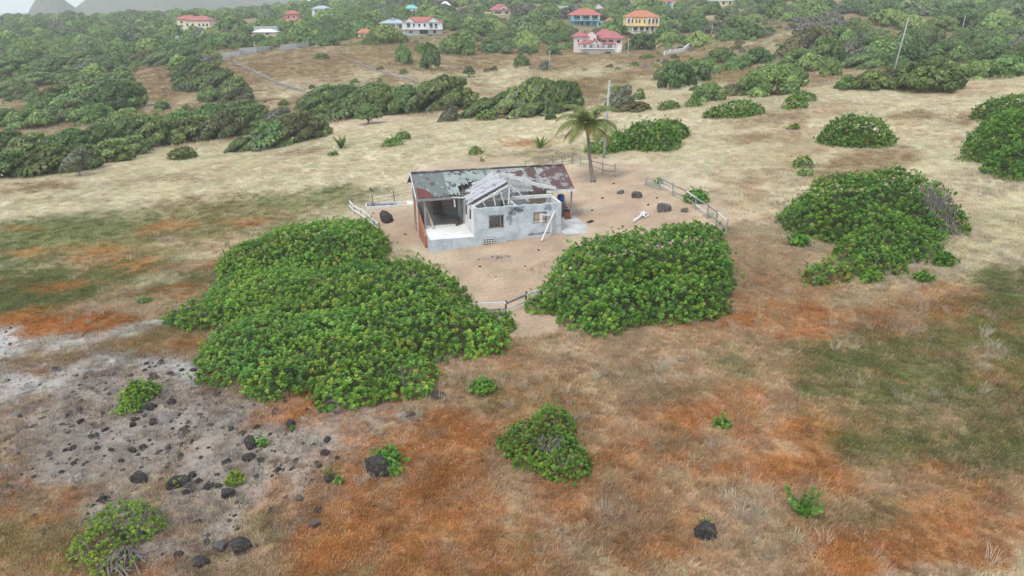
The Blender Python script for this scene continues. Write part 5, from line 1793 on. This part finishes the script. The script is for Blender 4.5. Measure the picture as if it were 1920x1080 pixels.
# ------------------------------------------------------------------ houses on the hill
def wallmat(key, c, v=.08):
    M[key] = mat_plain(key, c, .85, v, .4)


wallmat('w_white', (.74, .75, .76))
wallmat('w_cream', (.74, .66, .50))
wallmat('w_pink', (.62, .27, .25))
wallmat('w_palepink', (.76, .64, .64))
wallmat('w_yellow', (.80, .62, .28))
wallmat('w_aqua', (.22, .52, .62))
wallmat('w_blue', (.36, .52, .66))
wallmat('w_stone', (.50, .47, .43))
wallmat('r_red', (.46, .15, .13), .15)
wallmat('r_orange', (.50, .20, .125), .15)
wallmat('r_pink', (.42, .15, .165), .15)
wallmat('r_slate', (.38, .46, .50), .12)
wallmat('r_teal', (.20, .50, .55), .12)
wallmat('r_white', (.78, .80, .82), .06)
wallmat('r_blue', (.05, .28, .62), .1)
HOUSES = []
HNAME = []


def villa(name, label, px, py, blocks, rz=0.0, grp=None, extra=None, zoff=0.0):
    """blocks in photo pixels: dict(x, w, z, h, y, d, wall, roof=(kind, rise, material, overhang), win=[(x, z, w, h)], col=[x..], slab)"""
    p = at(px, py)
    k = mpp(p)
    o = empty(name, p, rz, label, 'house', grp)
    for B in blocks:
        x0, x1 = (B['x'] - B['w'] / 2) * k, (B['x'] + B['w'] / 2) * k
        y0 = B.get('y', 0) * k
        y1 = y0 + B.get('d', B['w'] * .7) * k
        z0, z1 = B['z'] * k, (B['z'] + B['h']) * k
        if B.get('wall'):
            zz = z0 - (2.5 if B['z'] <= 0 else 0)
            MB().box(x0, x1, y0, y1, zz, z1).build('wall', B['wall'], o)
        if B.get('slab'):
            MB().box(x0 - .2, x1 + .2, y0 - .3, y1, z0 - .25, z0 - .003).build('floor_slab', B['slab'], o)
        rf = B.get('roof')
        if rf:
            kind, rise, rm, ov = rf
            ov *= k
            X0, X1, Y0, Y1 = x0 - ov, x1 + ov, y0 - ov, y1 + ov
            zt, zr = z1 + .02, z1 + rise * k
            mb = MB()
            if kind == 'hip':
                wx, wy = X1 - X0, Y1 - Y0
                ins = min(wx, wy) / 2
                if wx >= wy:
                    r0, r1 = (X0 + ins * .95, (Y0 + Y1) / 2, zr), (X1 - ins * .95, (Y0 + Y1) / 2, zr)
                else:
                    r0, r1 = ((X0 + X1) / 2, Y0 + ins * .95, zr), ((X0 + X1) / 2, Y1 - ins * .95, zr)
                vs = [(X0, Y0, zt), (X1, Y0, zt), (X1, Y1, zt), (X0, Y1, zt), (X0, Y0, zt + .15), (X1, Y0, zt + .15), (X1, Y1, zt + .15), (X0, Y1, zt + .15), r0, r1]
                if wx >= wy:
                    fs = [(4, 5, 9, 8), (5, 6, 9), (6, 7, 8, 9), (7, 4, 8)]
                else:
                    fs = [(4, 5, 8), (5, 6, 9, 8), (6, 7, 9), (7, 4, 8, 9)]
                mb.add(vs, fs + [(3, 2, 1, 0), (0, 1, 5, 4), (1, 2, 6, 5), (2, 3, 7, 6), (3, 0, 4, 7)])
            elif kind == 'gable':       # ridge runs front to back, gable faces the viewer
                xm = (X0 + X1) / 2
                vs = [(X0, Y0, zt), (X1, Y0, zt), (xm, Y0, zr), (X0, Y1, zt), (X1, Y1, zt), (xm, Y1, zr)]
                vs2 = [(a_, b_, c_ + .18) for a_, b_, c_ in vs]
                mb.add(vs + vs2, [(6, 9, 11, 8), (8, 11, 10, 7), (0, 2, 5, 3), (2, 1, 4, 5), (0, 6, 8, 2), (2, 8, 7, 1), (3, 5, 11, 9), (5, 4, 10, 11), (0, 3, 9, 6), (1, 7, 10, 4)])
                gbl = MB().add([(x0, y0, z1), (x1, y0, z1), (xm, y0, zr - .05), (x0, y0 + .3, z1), (x1, y0 + .3, z1), (xm, y0 + .3, zr - .05)], [(0, 1, 2), (5, 4, 3), (0, 3, 4, 1), (1, 4, 5, 2), (2, 5, 3, 0)])
                gbl.build('gable', B.get('wall') or 'w_white', o)
            else:
                mb.box(X0, X1, Y0, Y1, zt, zr)
            mb.build('roof', rm, o)
        for (wx, wz, ww, wh) in B.get('win', []):
            a0, a1, c0, c1 = (wx - ww / 2) * k, (wx + ww / 2) * k, wz * k, (wz + wh) * k
            f = MB().box(a0, a1, y0 - .03, y0 - .004, c0, c1).build('window', 'glass', o)
            t = .10
            MB().box(a0 - t, a0, y0 - .08, y0 - .002, c0 - t, c1 + t).box(a1, a1 + t, y0 - .08, y0 - .002, c0 - t, c1 + t).box(a0, a1, y0 - .08, y0 - .002, c1, c1 + t).box(a0, a1, y0 - .12, y0 - .002, c0 - t, c0).build('frame', B.get('trim', 'w_white'), f)
        for cx in B.get('cols', []):
            MB().bar((cx * k, y0 - 1.6, z0), (cx * k, y0 - 1.6, z1), .3).build('column', B.get('trim', 'w_white'), o)
        if B.get('ver'):
            vm = B['ver']
            MB().box(x0, x1, y0 - 1.9, y0 - .01, z0 - .22, z0 + .0).build('veranda_floor', vm, o)
            MB().box(x0, x1, y0 - 1.9, y0 - 1.8, z0 + .75, z0 + .87).build('railing', vm, o)
            nb = max(3, int((x1 - x0) / .7))
            for q in range(nb + 1):
                xx = x0 + (x1 - x0) * q / nb
                MB().bar((xx, y0 - 1.85, z0), (xx, y0 - 1.85, z0 + .75), .07).build('baluster', vm, o)
    HNAME.append((p.x, p.y, ' '.join(label.split()[:7])))
    HOUSES.append((p.x, p.y + max(B.get('y', 0) + B.get('d', B['w'] * .7) for B in blocks) * k / 2, max(B['w'] for B in blocks) * k * .75))
    return o


villa('villa', 'white two storey villa with red hipped roofs and upper veranda', 793, 66, [
    dict(x=0, w=72, z=0, h=11, d=36, wall='w_white', win=[(-22, 4, 6, 3), (2, 2, 16, 7), (22, 3, 5, 6)]),
    dict(x=0, w=74, z=11, h=12, d=38, wall='w_white', win=[(-26, 2 + 11, 6, 8), (-16, 14, 3, 6), (-6, 14, 4, 6), (4, 14, 4, 6), (16, 12, 6, 9), (25, 12, 5, 8)], roof=('hip', 9, 'r_red', 2), cols=[-35, -20, 8, 20, 33], ver='w_white'),
    dict(x=-24, w=20, y=-3, d=20, z=23, h=.5, wall='w_white', roof=('gable', 7, 'r_red', 1)),
    dict(x=20, w=24, y=-3, d=20, z=23, h=.5, wall='w_white', roof=('gable', 8, 'r_red', 1))], .1)
villa('villa', 'pale pink mansion with several raspberry red roofs', 1122, 101, [
    dict(x=5, w=76, y=0, d=30, z=-3, h=13, wall='w_white', win=[(18, 0, 10, 4)]),
    dict(x=-3, w=64, y=4, d=26, z=10, h=7, wall='w_palepink', win=[(-26, 11, 5, 5), (-14, 11, 5, 5), (-1, 11, 3, 5), (9, 11, 3, 5), (21, 11, 9, 5)], cols=[-34, -20, -6, 14, 27], roof=('hip', 9, 'r_pink', 3), ver='w_white'),
    dict(x=-34, w=24, y=12, d=24, z=0, h=30, wall='w_palepink', win=[(-38, 20, 3, 5), (-27, 20, 3, 5)], roof=('hip', 10, 'r_pink', 4)),
    dict(x=-14, w=20, y=12, d=26, z=0, h=33, wall='w_palepink', win=[(-17, 20, 4, 4), (-8, 24, 3, 3)], roof=('gable', 7, 'r_pink', 1)),
    dict(x=24, w=40, y=8, d=30, z=0, h=27, wall='w_palepink', win=[(10, 19, 9, 5), (23, 19, 9, 5), (37, 19, 7, 5)], roof=('hip', 13, 'r_pink', 5)),
    dict(x=12, w=36, y=16, d=28, z=30, h=1, wall='w_palepink', roof=('hip', 12, 'r_pink', 3)),
    dict(x=-4, w=28, y=0, d=10, z=17, h=1, wall='w_palepink', roof=('gable', 7, 'r_pink', 2), win=[(-4, 19.2, 3, 2)])], -.05)
villa('villa', 'yellow three storey house with orange roof and dark balconies', 1202, 74, [
    dict(x=0, w=22, y=-2, d=30, z=0, h=12, wall='w_cream', win=[(1, 4, 12, 6)]),
    dict(x=2, w=44, y=0, d=36, z=12, h=12, wall='w_white', win=[(-12, 14, 7, 8), (0, 14, 7, 8), (10, 14, 5, 8), (19, 14, 5, 8)], cols=[-18, -6, 5, 15, 23], ver='w_cream'),
    dict(x=0, w=60, y=-2, d=40, z=25, h=14, wall='w_yellow', win=[(-26, 28, 5, 8), (-19, 28, 4, 8), (-11, 29, 3, 6), (-5, 29, 3, 6), (4, 29, 3, 6), (12, 27, 6, 9), (20, 27, 5, 9), (27, 27, 4, 9)], cols=[-29, -22, 9, 16, 29], roof=('hip', 12, 'r_orange', 2), ver='w_yellow'),
    dict(x=32, w=14, y=6, d=14, z=0, h=26, wall='w_yellow', roof=('hip', 4, 'r_orange', 1))], 0)
villa('villa', 'turquoise house on stilts under a wide red roof', 1097, 48, [
    dict(x=0, w=50, y=4, d=34, z=0, h=9, wall='w_aqua', win=[(-8, 1, 10, 7), (6, 1, 10, 7)], cols=[-22, -10, 0, 10, 22], trim='w_aqua'),
    dict(x=0, w=54, y=2, d=38, z=9, h=9, wall='w_aqua', win=[(-14, 10, 12, 7), (2, 10, 12, 7), (18, 10, 10, 7)], cols=[-25, -9, 10, 25], trim='w_white', ver='w_aqua', roof=('hip', 12, 'r_red', 5)),
    dict(x=27, w=10, y=-4, d=14, z=-4, h=12, wall='w_aqua', win=[(27, 0, 5, 6)])], 0)
villa('cottage', 'small outbuilding with orange roof between turquoise and yellow houses', 1143, 45, [dict(x=0, w=16, z=0, h=4, wall='w_cream', roof=('hip', 6, 'r_orange', 2), win=[(0, 1, 4, 2)])])
villa('villa', 'cream house with brick red roof and a long white terrace wall', 938, 28, [
    dict(x=2, w=36, y=0, d=26, z=0, h=8, wall='w_cream', win=[(-4, 2, 12, 4), (12, 2, 6, 4)], roof=('hip', 11, 'r_pink', 3)),
    dict(x=-24, w=22, y=0, d=14, z=0, h=5, wall='w_cream', win=[(-24, 1, 6, 2)]),
    dict(x=6, w=12, y=-2, d=10, z=10, h=3, wall='w_white', win=[(6, 10.5, 5, 2)], roof=('gable', 3, 'r_pink', 1))], .15)
villa('villa', 'low pavilion with pale slate hipped roof beside the white villa', 736, 54, [dict(x=0, w=44, z=0, h=9, wall='w_stone', win=[(-12, 1, 8, 6), (2, 1, 8, 6), (15, 1, 6, 6)], cols=[-20, -7, 7, 20], roof=('hip', 8, 'r_slate', 3)), dict(x=-1, w=10, y=10, d=9, z=14, h=2, wall='w_stone', roof=('hip', 2, 'r_slate', 1))])
villa('cottage', 'orange roofed cottage half hidden behind trees left of the villa', 686, 70, [dict(x=0, w=28, z=0, h=7, wall='w_cream', win=[(-7, 2, 4, 3), (6, 2, 4, 3)], roof=('hip', 8, 'r_orange', 2))], .3)
villa('cottage', 'teal roofed house up the slope', 771, 26, [dict(x=0, w=24, z=0, h=9, wall='w_white', win=[(-6, 2, 5, 4), (6, 2, 5, 4)], roof=('hip', 7, 'r_teal', 2))])
villa('cottage', 'pale blue white house near the top of the wooded slope', 835, 20, [dict(x=0, w=18, z=0, h=9, wall='w_white', win=[(-4, 3, 3, 4), (4, 3, 3, 4)], roof=('hip', 7, 'r_white', 1))])
villa('cottage', 'small cream house among tall palms on the slope', 878, 22, [dict(x=0, w=20, z=0, h=7, wall='w_cream', win=[(-4, 2, 3, 3), (4, 2, 3, 3)], roof=('hip', 4, 'r_orange', 1))])
villa('villa', 'flat roofed white modern house above the turquoise one', 1068, 24, [dict(x=-6, w=30, z=0, h=11, wall='w_white', win=[(-14, 4, 5, 4), (-4, 4, 8, 4)], roof=('flat', 1.2, 'r_white', 1)), dict(x=18, w=24, z=0, h=8, wall='w_white', win=[(18, 3, 8, 3)], roof=('hip', 4, 'r_slate', 1))])
villa('cottage', 'narrow white house with a pink gable roof', 1122, 26, [dict(x=0, w=17, z=0, h=11, wall='w_white', win=[(-3, 5, 3, 3), (4, 2, 3, 3)], roof=('gable', 7, 'r_pink', 1))])
villa('cottage', 'light blue house with a red roof high on the slope', 1248, 16, [dict(x=0, w=26, z=0, h=12, wall='w_blue', win=[(-6, 6, 5, 4), (5, 6, 5, 4), (0, 1, 6, 4)], cols=[-12, 0, 12], roof=('hip', 8, 'r_red', 2))])
villa('villa', 'yellow and white house at the top edge of the slope', 1350, 13, [dict(x=4, w=40, z=0, h=10, wall='w_yellow', win=[(-6, 4, 5, 5), (6, 4, 5, 5), (18, 4, 4, 5)], roof=('hip', 9, 'r_slate', 2), ver='w_white'), dict(x=-12, w=28, y=-8, d=8, z=0, h=3, wall='w_white')])
villa('villa', 'long cream three storey building with arcades and red roofs', 372, 60, [
    dict(x=3, w=42, y=0, d=26, z=0, h=20, wall='w_cream', win=[(-9, 2, 4, 4), (4, 2, 4, 4), (12, 2, 4, 4), (18, 2, 4, 4), (-9, 10, 4, 5), (4, 10, 4, 5), (12, 10, 4, 5), (19, 10, 4, 5)], roof=('hip', 8, 'r_pink', 2)),
    dict(x=-22, w=22, y=8, d=26, z=4, h=18, wall='w_cream', win=[(-24, 10, 4, 5)], roof=('hip', 8, 'r_red', 3)),
    dict(x=-36, w=24, y=14, d=20, z=12, h=10, wall='w_cream', win=[(-38, 15, 5, 4)], roof=('hip', 7, 'r_red', 2))], -.12)
villa('villa', 'pink tower like house with a red pyramid roof', 545, 46, [dict(x=-2, w=26, y=-2, d=20, z=0, h=9, wall='w_pink', win=[(-10, 1, 4, 4), (0, 1, 5, 4), (8, 1, 4, 4)], cols=[-14, -4, 6], ver='w_white'), dict(x=2, w=22, y=2, d=20, z=9, h=9, wall='w_pink', win=[(-3, 11, 4, 4), (7, 11, 4, 4)], roof=('hip', 7, 'r_red', 2)), dict(x=-10, w=10, y=0, d=14, z=9, h=2, wall='w_pink', roof=('hip', 3, 'r_red', 1))])
villa('villa', 'white two storey house with slate roof and blue shutters', 602, 32, [dict(x=0, w=32, z=0, h=14, wall='w_white', win=[(-10, 1, 4, 5), (-2, 1, 4, 5), (6, 1, 4, 5), (12, 1, 3, 5), (-9, 8, 4, 4), (0, 8, 4, 4), (9, 8, 4, 4)], roof=('hip', 6, 'r_slate', 2), ver='w_white')])
villa('pavilion', 'low building under a bright white hipped roof', 496, 66, [dict(x=0, w=42, z=0, h=5, wall='w_stone', win=[(-10, 1, 8, 3), (6, 1, 8, 3)], roof=('hip', 6, 'r_white', 2)), dict(x=-2, w=44, y=16, d=12, z=4, h=9, wall='w_stone', roof=('flat', 2, 'r_slate', 1))])
villa('cottage', 'small pale green hut with a faded pink roof', 433, 76, [dict(x=0, w=24, z=0, h=5, wall='w_stone', win=[(-6, 1, 4, 2), (5, 1, 4, 2)], roof=('hip', 4, 'r_pink', 1))])
villa('shed', 'low shed with a vivid blue roof in the trees', 370, 77, [dict(x=0, w=22, z=0, h=7, wall='r_blue', win=[(4, 2, 4, 3)], roof=('flat', 1.5, 'r_slate', 1)), dict(x=-32, w=14, z=2, h=4, wall='w_stone', roof=('flat', 1.5, 'r_white', 1))])
villa('cottage', 'small hut with salmon roof below the arcaded building', 294, 54, [dict(x=0, w=16, z=0, h=4, wall='w_cream', win=[(0, 1, 4, 2)], roof=('hip', 4, 'r_orange', 1))])
villa('cottage', 'grey roofed bungalow below the arcaded building', 345, 62, [dict(x=0, w=22, z=0, h=6, wall='w_white', win=[(-5, 2, 4, 3), (5, 2, 4, 3)], roof=('hip', 4, 'r_slate', 1))])
villa('warehouse', 'long pale roofed shed far off at the left tree line', 97, 40, [dict(x=0, w=30, z=0, h=3, wall='w_stone', win=[(0, 1, 8, 1.4)], roof=('flat', 2, 'w_cream', 1))])
villa('cottage', 'pinkish roofed house among the far left trees', 195, 50, [dict(x=0, w=20, z=0, h=4, wall='w_stone', win=[(0, 1, 4, 2)], roof=('hip', 4, 'r_pink', 2))])


# ------------------------------------------------------------------ walls and poles on the hill
def line_pts(pix, step):
    pts = [at(*q) for q in pix]
    out = []
    for a_, b_ in zip(pts[:-1], pts[1:]):
        n_ = max(1, int((b_ - a_).length / step))
        for i in range(n_):
            q = a_.lerp(b_, i / n_)
            out.append(Vector((q.x, q.y, gz(q.x, q.y))))
    q = pts[-1]
    out.append(Vector((q.x, q.y, gz(q.x, q.y))))
    return out


def stone_wall(label, pix, h, w, mat, seed, name='stone_wall', jig=.3, step=1.6, cat='wall'):
    r = random.Random(seed)
    pts = line_pts(pix, step)
    o = empty(name, pts[0], 0, label, cat)
    for a_, b_ in zip(pts[:-1], pts[1:]):
        hh = h * (1 + r.uniform(-jig, jig * .5))
        d = (b_ - a_)
        a2, b2 = a_ - pts[0], b_ - pts[0] + d * .02
        up = Vector((0, 0, hh / 2 - .2))
        MB().bar(a2 + up, b2 + up, w * (1 + r.uniform(-.15, .15)), hh + .4).build('wall_section', mat, o)
    return o


stone_wall('long low stone wall running diagonally down the brown hill', [(415, 110), (470, 134), (520, 158), (565, 172), (602, 184)], .75, .6, 'stone', 1, step=3)
stone_wall('crumbling stone track edge down the middle of the bare hill', [(655, 114), (700, 130), (745, 147), (786, 158)], .5, .6, 'stone', 2, step=3)
for k, (pix, lb) in enumerate((([(414, 110), (450, 106), (458, 106)], 'grey block boundary wall at the top corner of the stone wall'), ([(450, 101), (480, 99), (505, 95)], 'second stretch of grey block wall hidden by bushes'), ([(526, 95), (555, 91), (580, 88)], 'third stretch of grey block wall beside the hill track'))):
    stone_wall(lb, pix, 2.0, .3, 'blockwall', 5 + k, 'boundary_wall', .12, 4)
stone_wall('white stepped roadside wall in the wooded slope', [(1245, 106), (1265, 102), (1283, 97), (1293, 90)], 1.6, .35, 'w_white', 9, 'boundary_wall', .3, 2.5)
stone_wall('grey terrace wall right of the arcaded building', [(398, 50), (412, 54), (428, 60)], 1.8, .4, 'blockwall', 10, 'boundary_wall', .1, 4)
stone_wall('grey picket wall left of the white villa', [(726, 72), (742, 70), (757, 68)], 2.2, .3, 'blockwall', 11, 'boundary_wall', .2, 2.5)


def pole(px, py, hpx, label, lean=(0, 0), r=.14):
    p = at(px, py)
    h = hpx * mpp(p)
    o = empty('utility_pole', p, 0, label, 'pole')
    t = Vector((lean[0] * h, lean[1] * h, h))
    MB().tube([(0, 0, -.5), t * .5, t], [r, r * .85, r * .65], 8).build('shaft', 'pole', o, smooth=True)
    MB().bar(t * .965 + Vector((-.12, 0, 0)), t * .965 + Vector((.12, 0, 0)), .1).build('bracket', 'greywood', o)
    MB().tube([t, t + Vector((0, 0, .12))], [.05, .04], 6).build('insulator', 'darkpost', o)
    NOGRASS.append((p.x, p.y, .3))


pole(1132, 297, 142, 'tall grey utility pole behind the coconut palm', (.03, 0), .16)
pole(1672, 148, 108, 'pale utility pole leaning right above the crest bushes', (.10, 0), .16)
pole(1799, 78, 46, 'thin distant utility pole on the wooded right slope', (.02, 0), .14)
pole(1030, 135, 38, 'short grey pole on the bare hill beside the dark bush', (0, 0), .15)
pole(1176, 120, 46, 'grey pole below the pale pink mansion', (.01, 0), .15)
pole(482, 126, 46, 'thin pole standing behind the diagonal stone wall', (0, 0), .15)
pole(994, 75, 30, 'thin pole in the trees right of the white villa', (0, 0), .14)
pole(1334, 68, 20, 'small lamp pole on the wooded slope near the roadside wall', (0, 0), .14)


# ------------------------------------------------------------------ the wooded slopes
CLEAR = [  # photo ellipses kept open
    (560, 130, 150, 38), (700, 120, 110, 34), (900, 140, 190, 40), (1080, 125, 150, 26), (290, 155, 50, 36), (540, 165, 100, 30), (1200, 160, 90, 25), (100, 178, 40, 20), (1430, 145, 30, 12), (480, 40, 40, 6), (425, 104, 26, 12), (480, 99, 40, 9), (553, 93, 40, 9)]
CLW = []
for px, py, rx, ry in CLEAR:
    p0, pa, pb = at(px, py), at(px, py - ry), at(px, py + ry)
    CLW.append(((pa.y + pb.y) / 2, p0.x / p0.y, rx * mpp(p0), max((pa.y - pb.y) / 2, 4)))


def blocked(x, y, r):
    for cy, rr, ax, ay in CLW:
        if ((x - rr * y) / ax) ** 2 + ((y - cy) / ay) ** 2 < 1:
            return True
    for hx, hy, hr in HOUSES:
        # keep the view side of houses and the houses themselves clear
        q = hx / hy
        if abs(x - q * y) < hr * 1.05 and hy - hr * 2.6 - 12 < y < hy + hr * 1.1:
            return True
    return False


rf = random.Random(17)
cand = []
for i in range(26000):
    y = math.exp(rf.uniform(math.log(150), math.log(1000)))
    x = rf.uniform(-.78, .80) * y
    if rf.random() > (y / 1000) ** .25:
        continue
    cand.append((x, y))
placed = []
cell = {}
for x, y in sorted(cand, key=lambda q: q[1]):
    dens_ = float(fbm(np.array([x / 45.]), np.array([y / 45.]), 123, 2)[0])
    r_ = rf.choice([1.6, 2.4, 3.2, 4.0, 5.0, 6.0]) * rf.uniform(.85, 1.2) * (1.0 if y < 500 else 1.2)
    if y < 262 and not (x / y > .36 and y > 175) and not (x / y < -.40 and y > 215):
        continue
    if dens_ < -.42 and rf.random() < .8:
        continue
    if x / y > .15 and y < 430 and float(fbm(np.array([x / 20.]), np.array([y / 30.]), 124, 2)[0]) < -.02 and rf.random() < .85:
        continue
    if blocked(x, y, r_):
        continue
    gk = (int(x // 8), int(y // 8))
    ok = True
    for di in (-1, 0, 1):
        for dj in (-1, 0, 1):
            for (qx, qy, qr) in cell.get((gk[0] + di, gk[1] + dj), ()):
                if (qx - x) ** 2 + (qy - y) ** 2 < ((qr + r_) * (.92 if y < 330 else .68)) ** 2:
                    ok = False
    if not ok:
        continue
    for (tx, ty, trr) in TREES:
        if (tx - x) ** 2 + (ty - y) ** 2 < (trr + r_ * .5) ** 2:
            ok = False
            break
    if not ok:
        continue
    cell.setdefault(gk, []).append((x, y, r_))
    placed.append((x, y, r_))
NOBJ = 300 - len(TREES)
for (x, y, r_) in placed[:NOBJ]:
    kd = rf.choices(['r', 's', 'g', 'b'], [9, 3, .5, 1])[0] if x > 0 else rf.choices(['r', 's', 'g', 'b'], [3, 5, 1, 1])[0]
    nb = min(HNAME, key=lambda q: (q[0] - x) ** 2 + (q[1] - y) ** 2)
    dd = math.hypot(nb[0] - x, nb[1] - y)
    lb = gp = None
    if dd < 60:
        gp = 'trees growing near the ' + nb[2]
        lb = ADJ[kd] + ' growing near the ' + nb[2]
    elif x > 0:
        gp = 'trees on the wooded slope around the thin distant pole'
        lb = ADJ[kd] + ' on the wooded slope around the thin distant pole'
    else:
        gp = 'trees on the far flat beyond the slanting grove'
        lb = ADJ[kd] + ' on the far flat beyond the slanting grove'
    tree(Vector((x, y, 0)), r_ * 2.2, r_ * 2.1, r_ * rf.uniform(1.25, 1.7), kd, lb, gp)
rest = placed[NOBJ:]
print('TREES', len(placed), len(rest))


def forest(items, label, seed):
    """the far wood that reads as one mass"""
    rng = np.random.default_rng(seed)
    fc = crown_mesh('far_crown', 300 + seed, nl=11, N=1500, size=.10, sweep=.12)
    t = bpy.data.objects.new('far_crown', fc)
    fc.materials.clear()
    fc.materials.append(M['far_leaf'])
    a_ = np.array(items)
    n_ = len(a_)
    tint = TG[rng.integers(0, len(TG), n_)] * rng.uniform(.85, 1.45, n_)[:, None]
    g_ = rng.uniform(0, 1, n_) < .13
    tint[g_] = TGREY[rng.integers(0, len(TGREY), g_.sum())]
    return scatter('distant_wood', label, t, a_[:, 0], a_[:, 1], ground(a_[:, 0], a_[:, 1]) - .1, a_[:, 2] * rng.uniform(1.0, 1.25, n_), tint, cat='wood')


M['far_leaf'] = mat_instcol('far_leaf', .15)
if rest:
    forest(rest[::2], 'distant evergreen wood covering the far slopes behind the houses', 1)
    forest(rest[1::2], 'distant evergreen wood mixed over the far slopes', 2)


# scrub between the mounds
def scrub():
    rng = np.random.default_rng(5)
    n_ = 9000
    y = np.exp(rng.uniform(math.log(112), math.log(420), n_))
    x = rng.uniform(-.78, .78, n_) * y
    d_ = fbm(x / 30, y / 30, 200, 3)
    keep = rng.uniform(0, 1, n_) < np.clip((y - 105) / 160, .03, .8) * np.clip(.2 + d_, 0, 1) * np.where(x / y > .3, .45, 1)
    for hx, hy, hr in HOUSES:
        keep &= ~((np.abs(x - hx / hy * y) < hr * .9) & (y > hy - hr * .7) & (y < hy + hr))
    for cy, rr, ax, ay in CLW:
        keep &= ~((((x - rr * y) / ax) ** 2 + ((y - cy) / ay) ** 2 < .8) & (rng.uniform(0, 1, n_) < .80))
    x, y = x[keep], y[keep]
    sc = crown_mesh('scrub_crown', 330, nl=7, N=420, size=.13, sweep=.1)
    sc.materials.clear()
    sc.materials.append(M['far_leaf'])
    t = bpy.data.objects.new('scrub_crown', sc)
    pal = np.concatenate([TG, TGREY, TBRN])
    tint = pal[rng.integers(0, len(pal), len(x))] * rng.uniform(.9, 1.5, len(x))[:, None]
    scatter('scrub', 'low scrub sprinkled over the hillside between trees', t, x, y, ground(x, y) - .05, rng.uniform(.35, 1.5, len(x)) ** 1.3, tint, cat='scrub')


scrub()

# ------------------------------------------------------------------ grass, mountains, haze
grass_layer()
mountain('mountain', 'steep cone shaped peak across the bay, faint in haze', -865, 1500, 130, 46, 220, [(0, 0), (.12, .35), (.3, .92), (.42, 1), (.6, .8), (.8, .5), (1, 0)], 3)
mountain('mountain', 'broad high mountain across the bay, faint in haze', -585, 1580, 560, 120, 300, [(0, 0), (.015, .45), (.08, .6), (.3, .95), (.45, 1), (.6, .62), (.75, .26), (1, .0)], 4)
mountain('hills', 'low blue ridge across the bay right of the mountain', -470, 1690, 330, 44, 160, [(0, 0), (.2, .7), (.45, 1), (.7, .75), (1, 0)], 5)

hz = MB().box(-1900, 1900, -60, 1790, -62, 140)
ho = hz.build('haze', None)
hm = bpy.data.materials.new('haze')
hm.use_nodes = True
hm.node_tree.nodes.clear()
pv = hm.node_tree.nodes.new('ShaderNodeVolumePrincipled')
pv.inputs['Color'].default_value = (.92, .97, 1.0, 1)
pv.inputs['Density'].default_value = .0003
pv.inputs['Anisotropy'].default_value = -.1
ou = hm.node_tree.nodes.new('ShaderNodeOutputMaterial')
hm.node_tree.links.new(pv.outputs[0], ou.inputs['Volume'])
ho.data.materials.append(hm)
tag(ho, 'thin pale haze over the headland', kind='stuff')
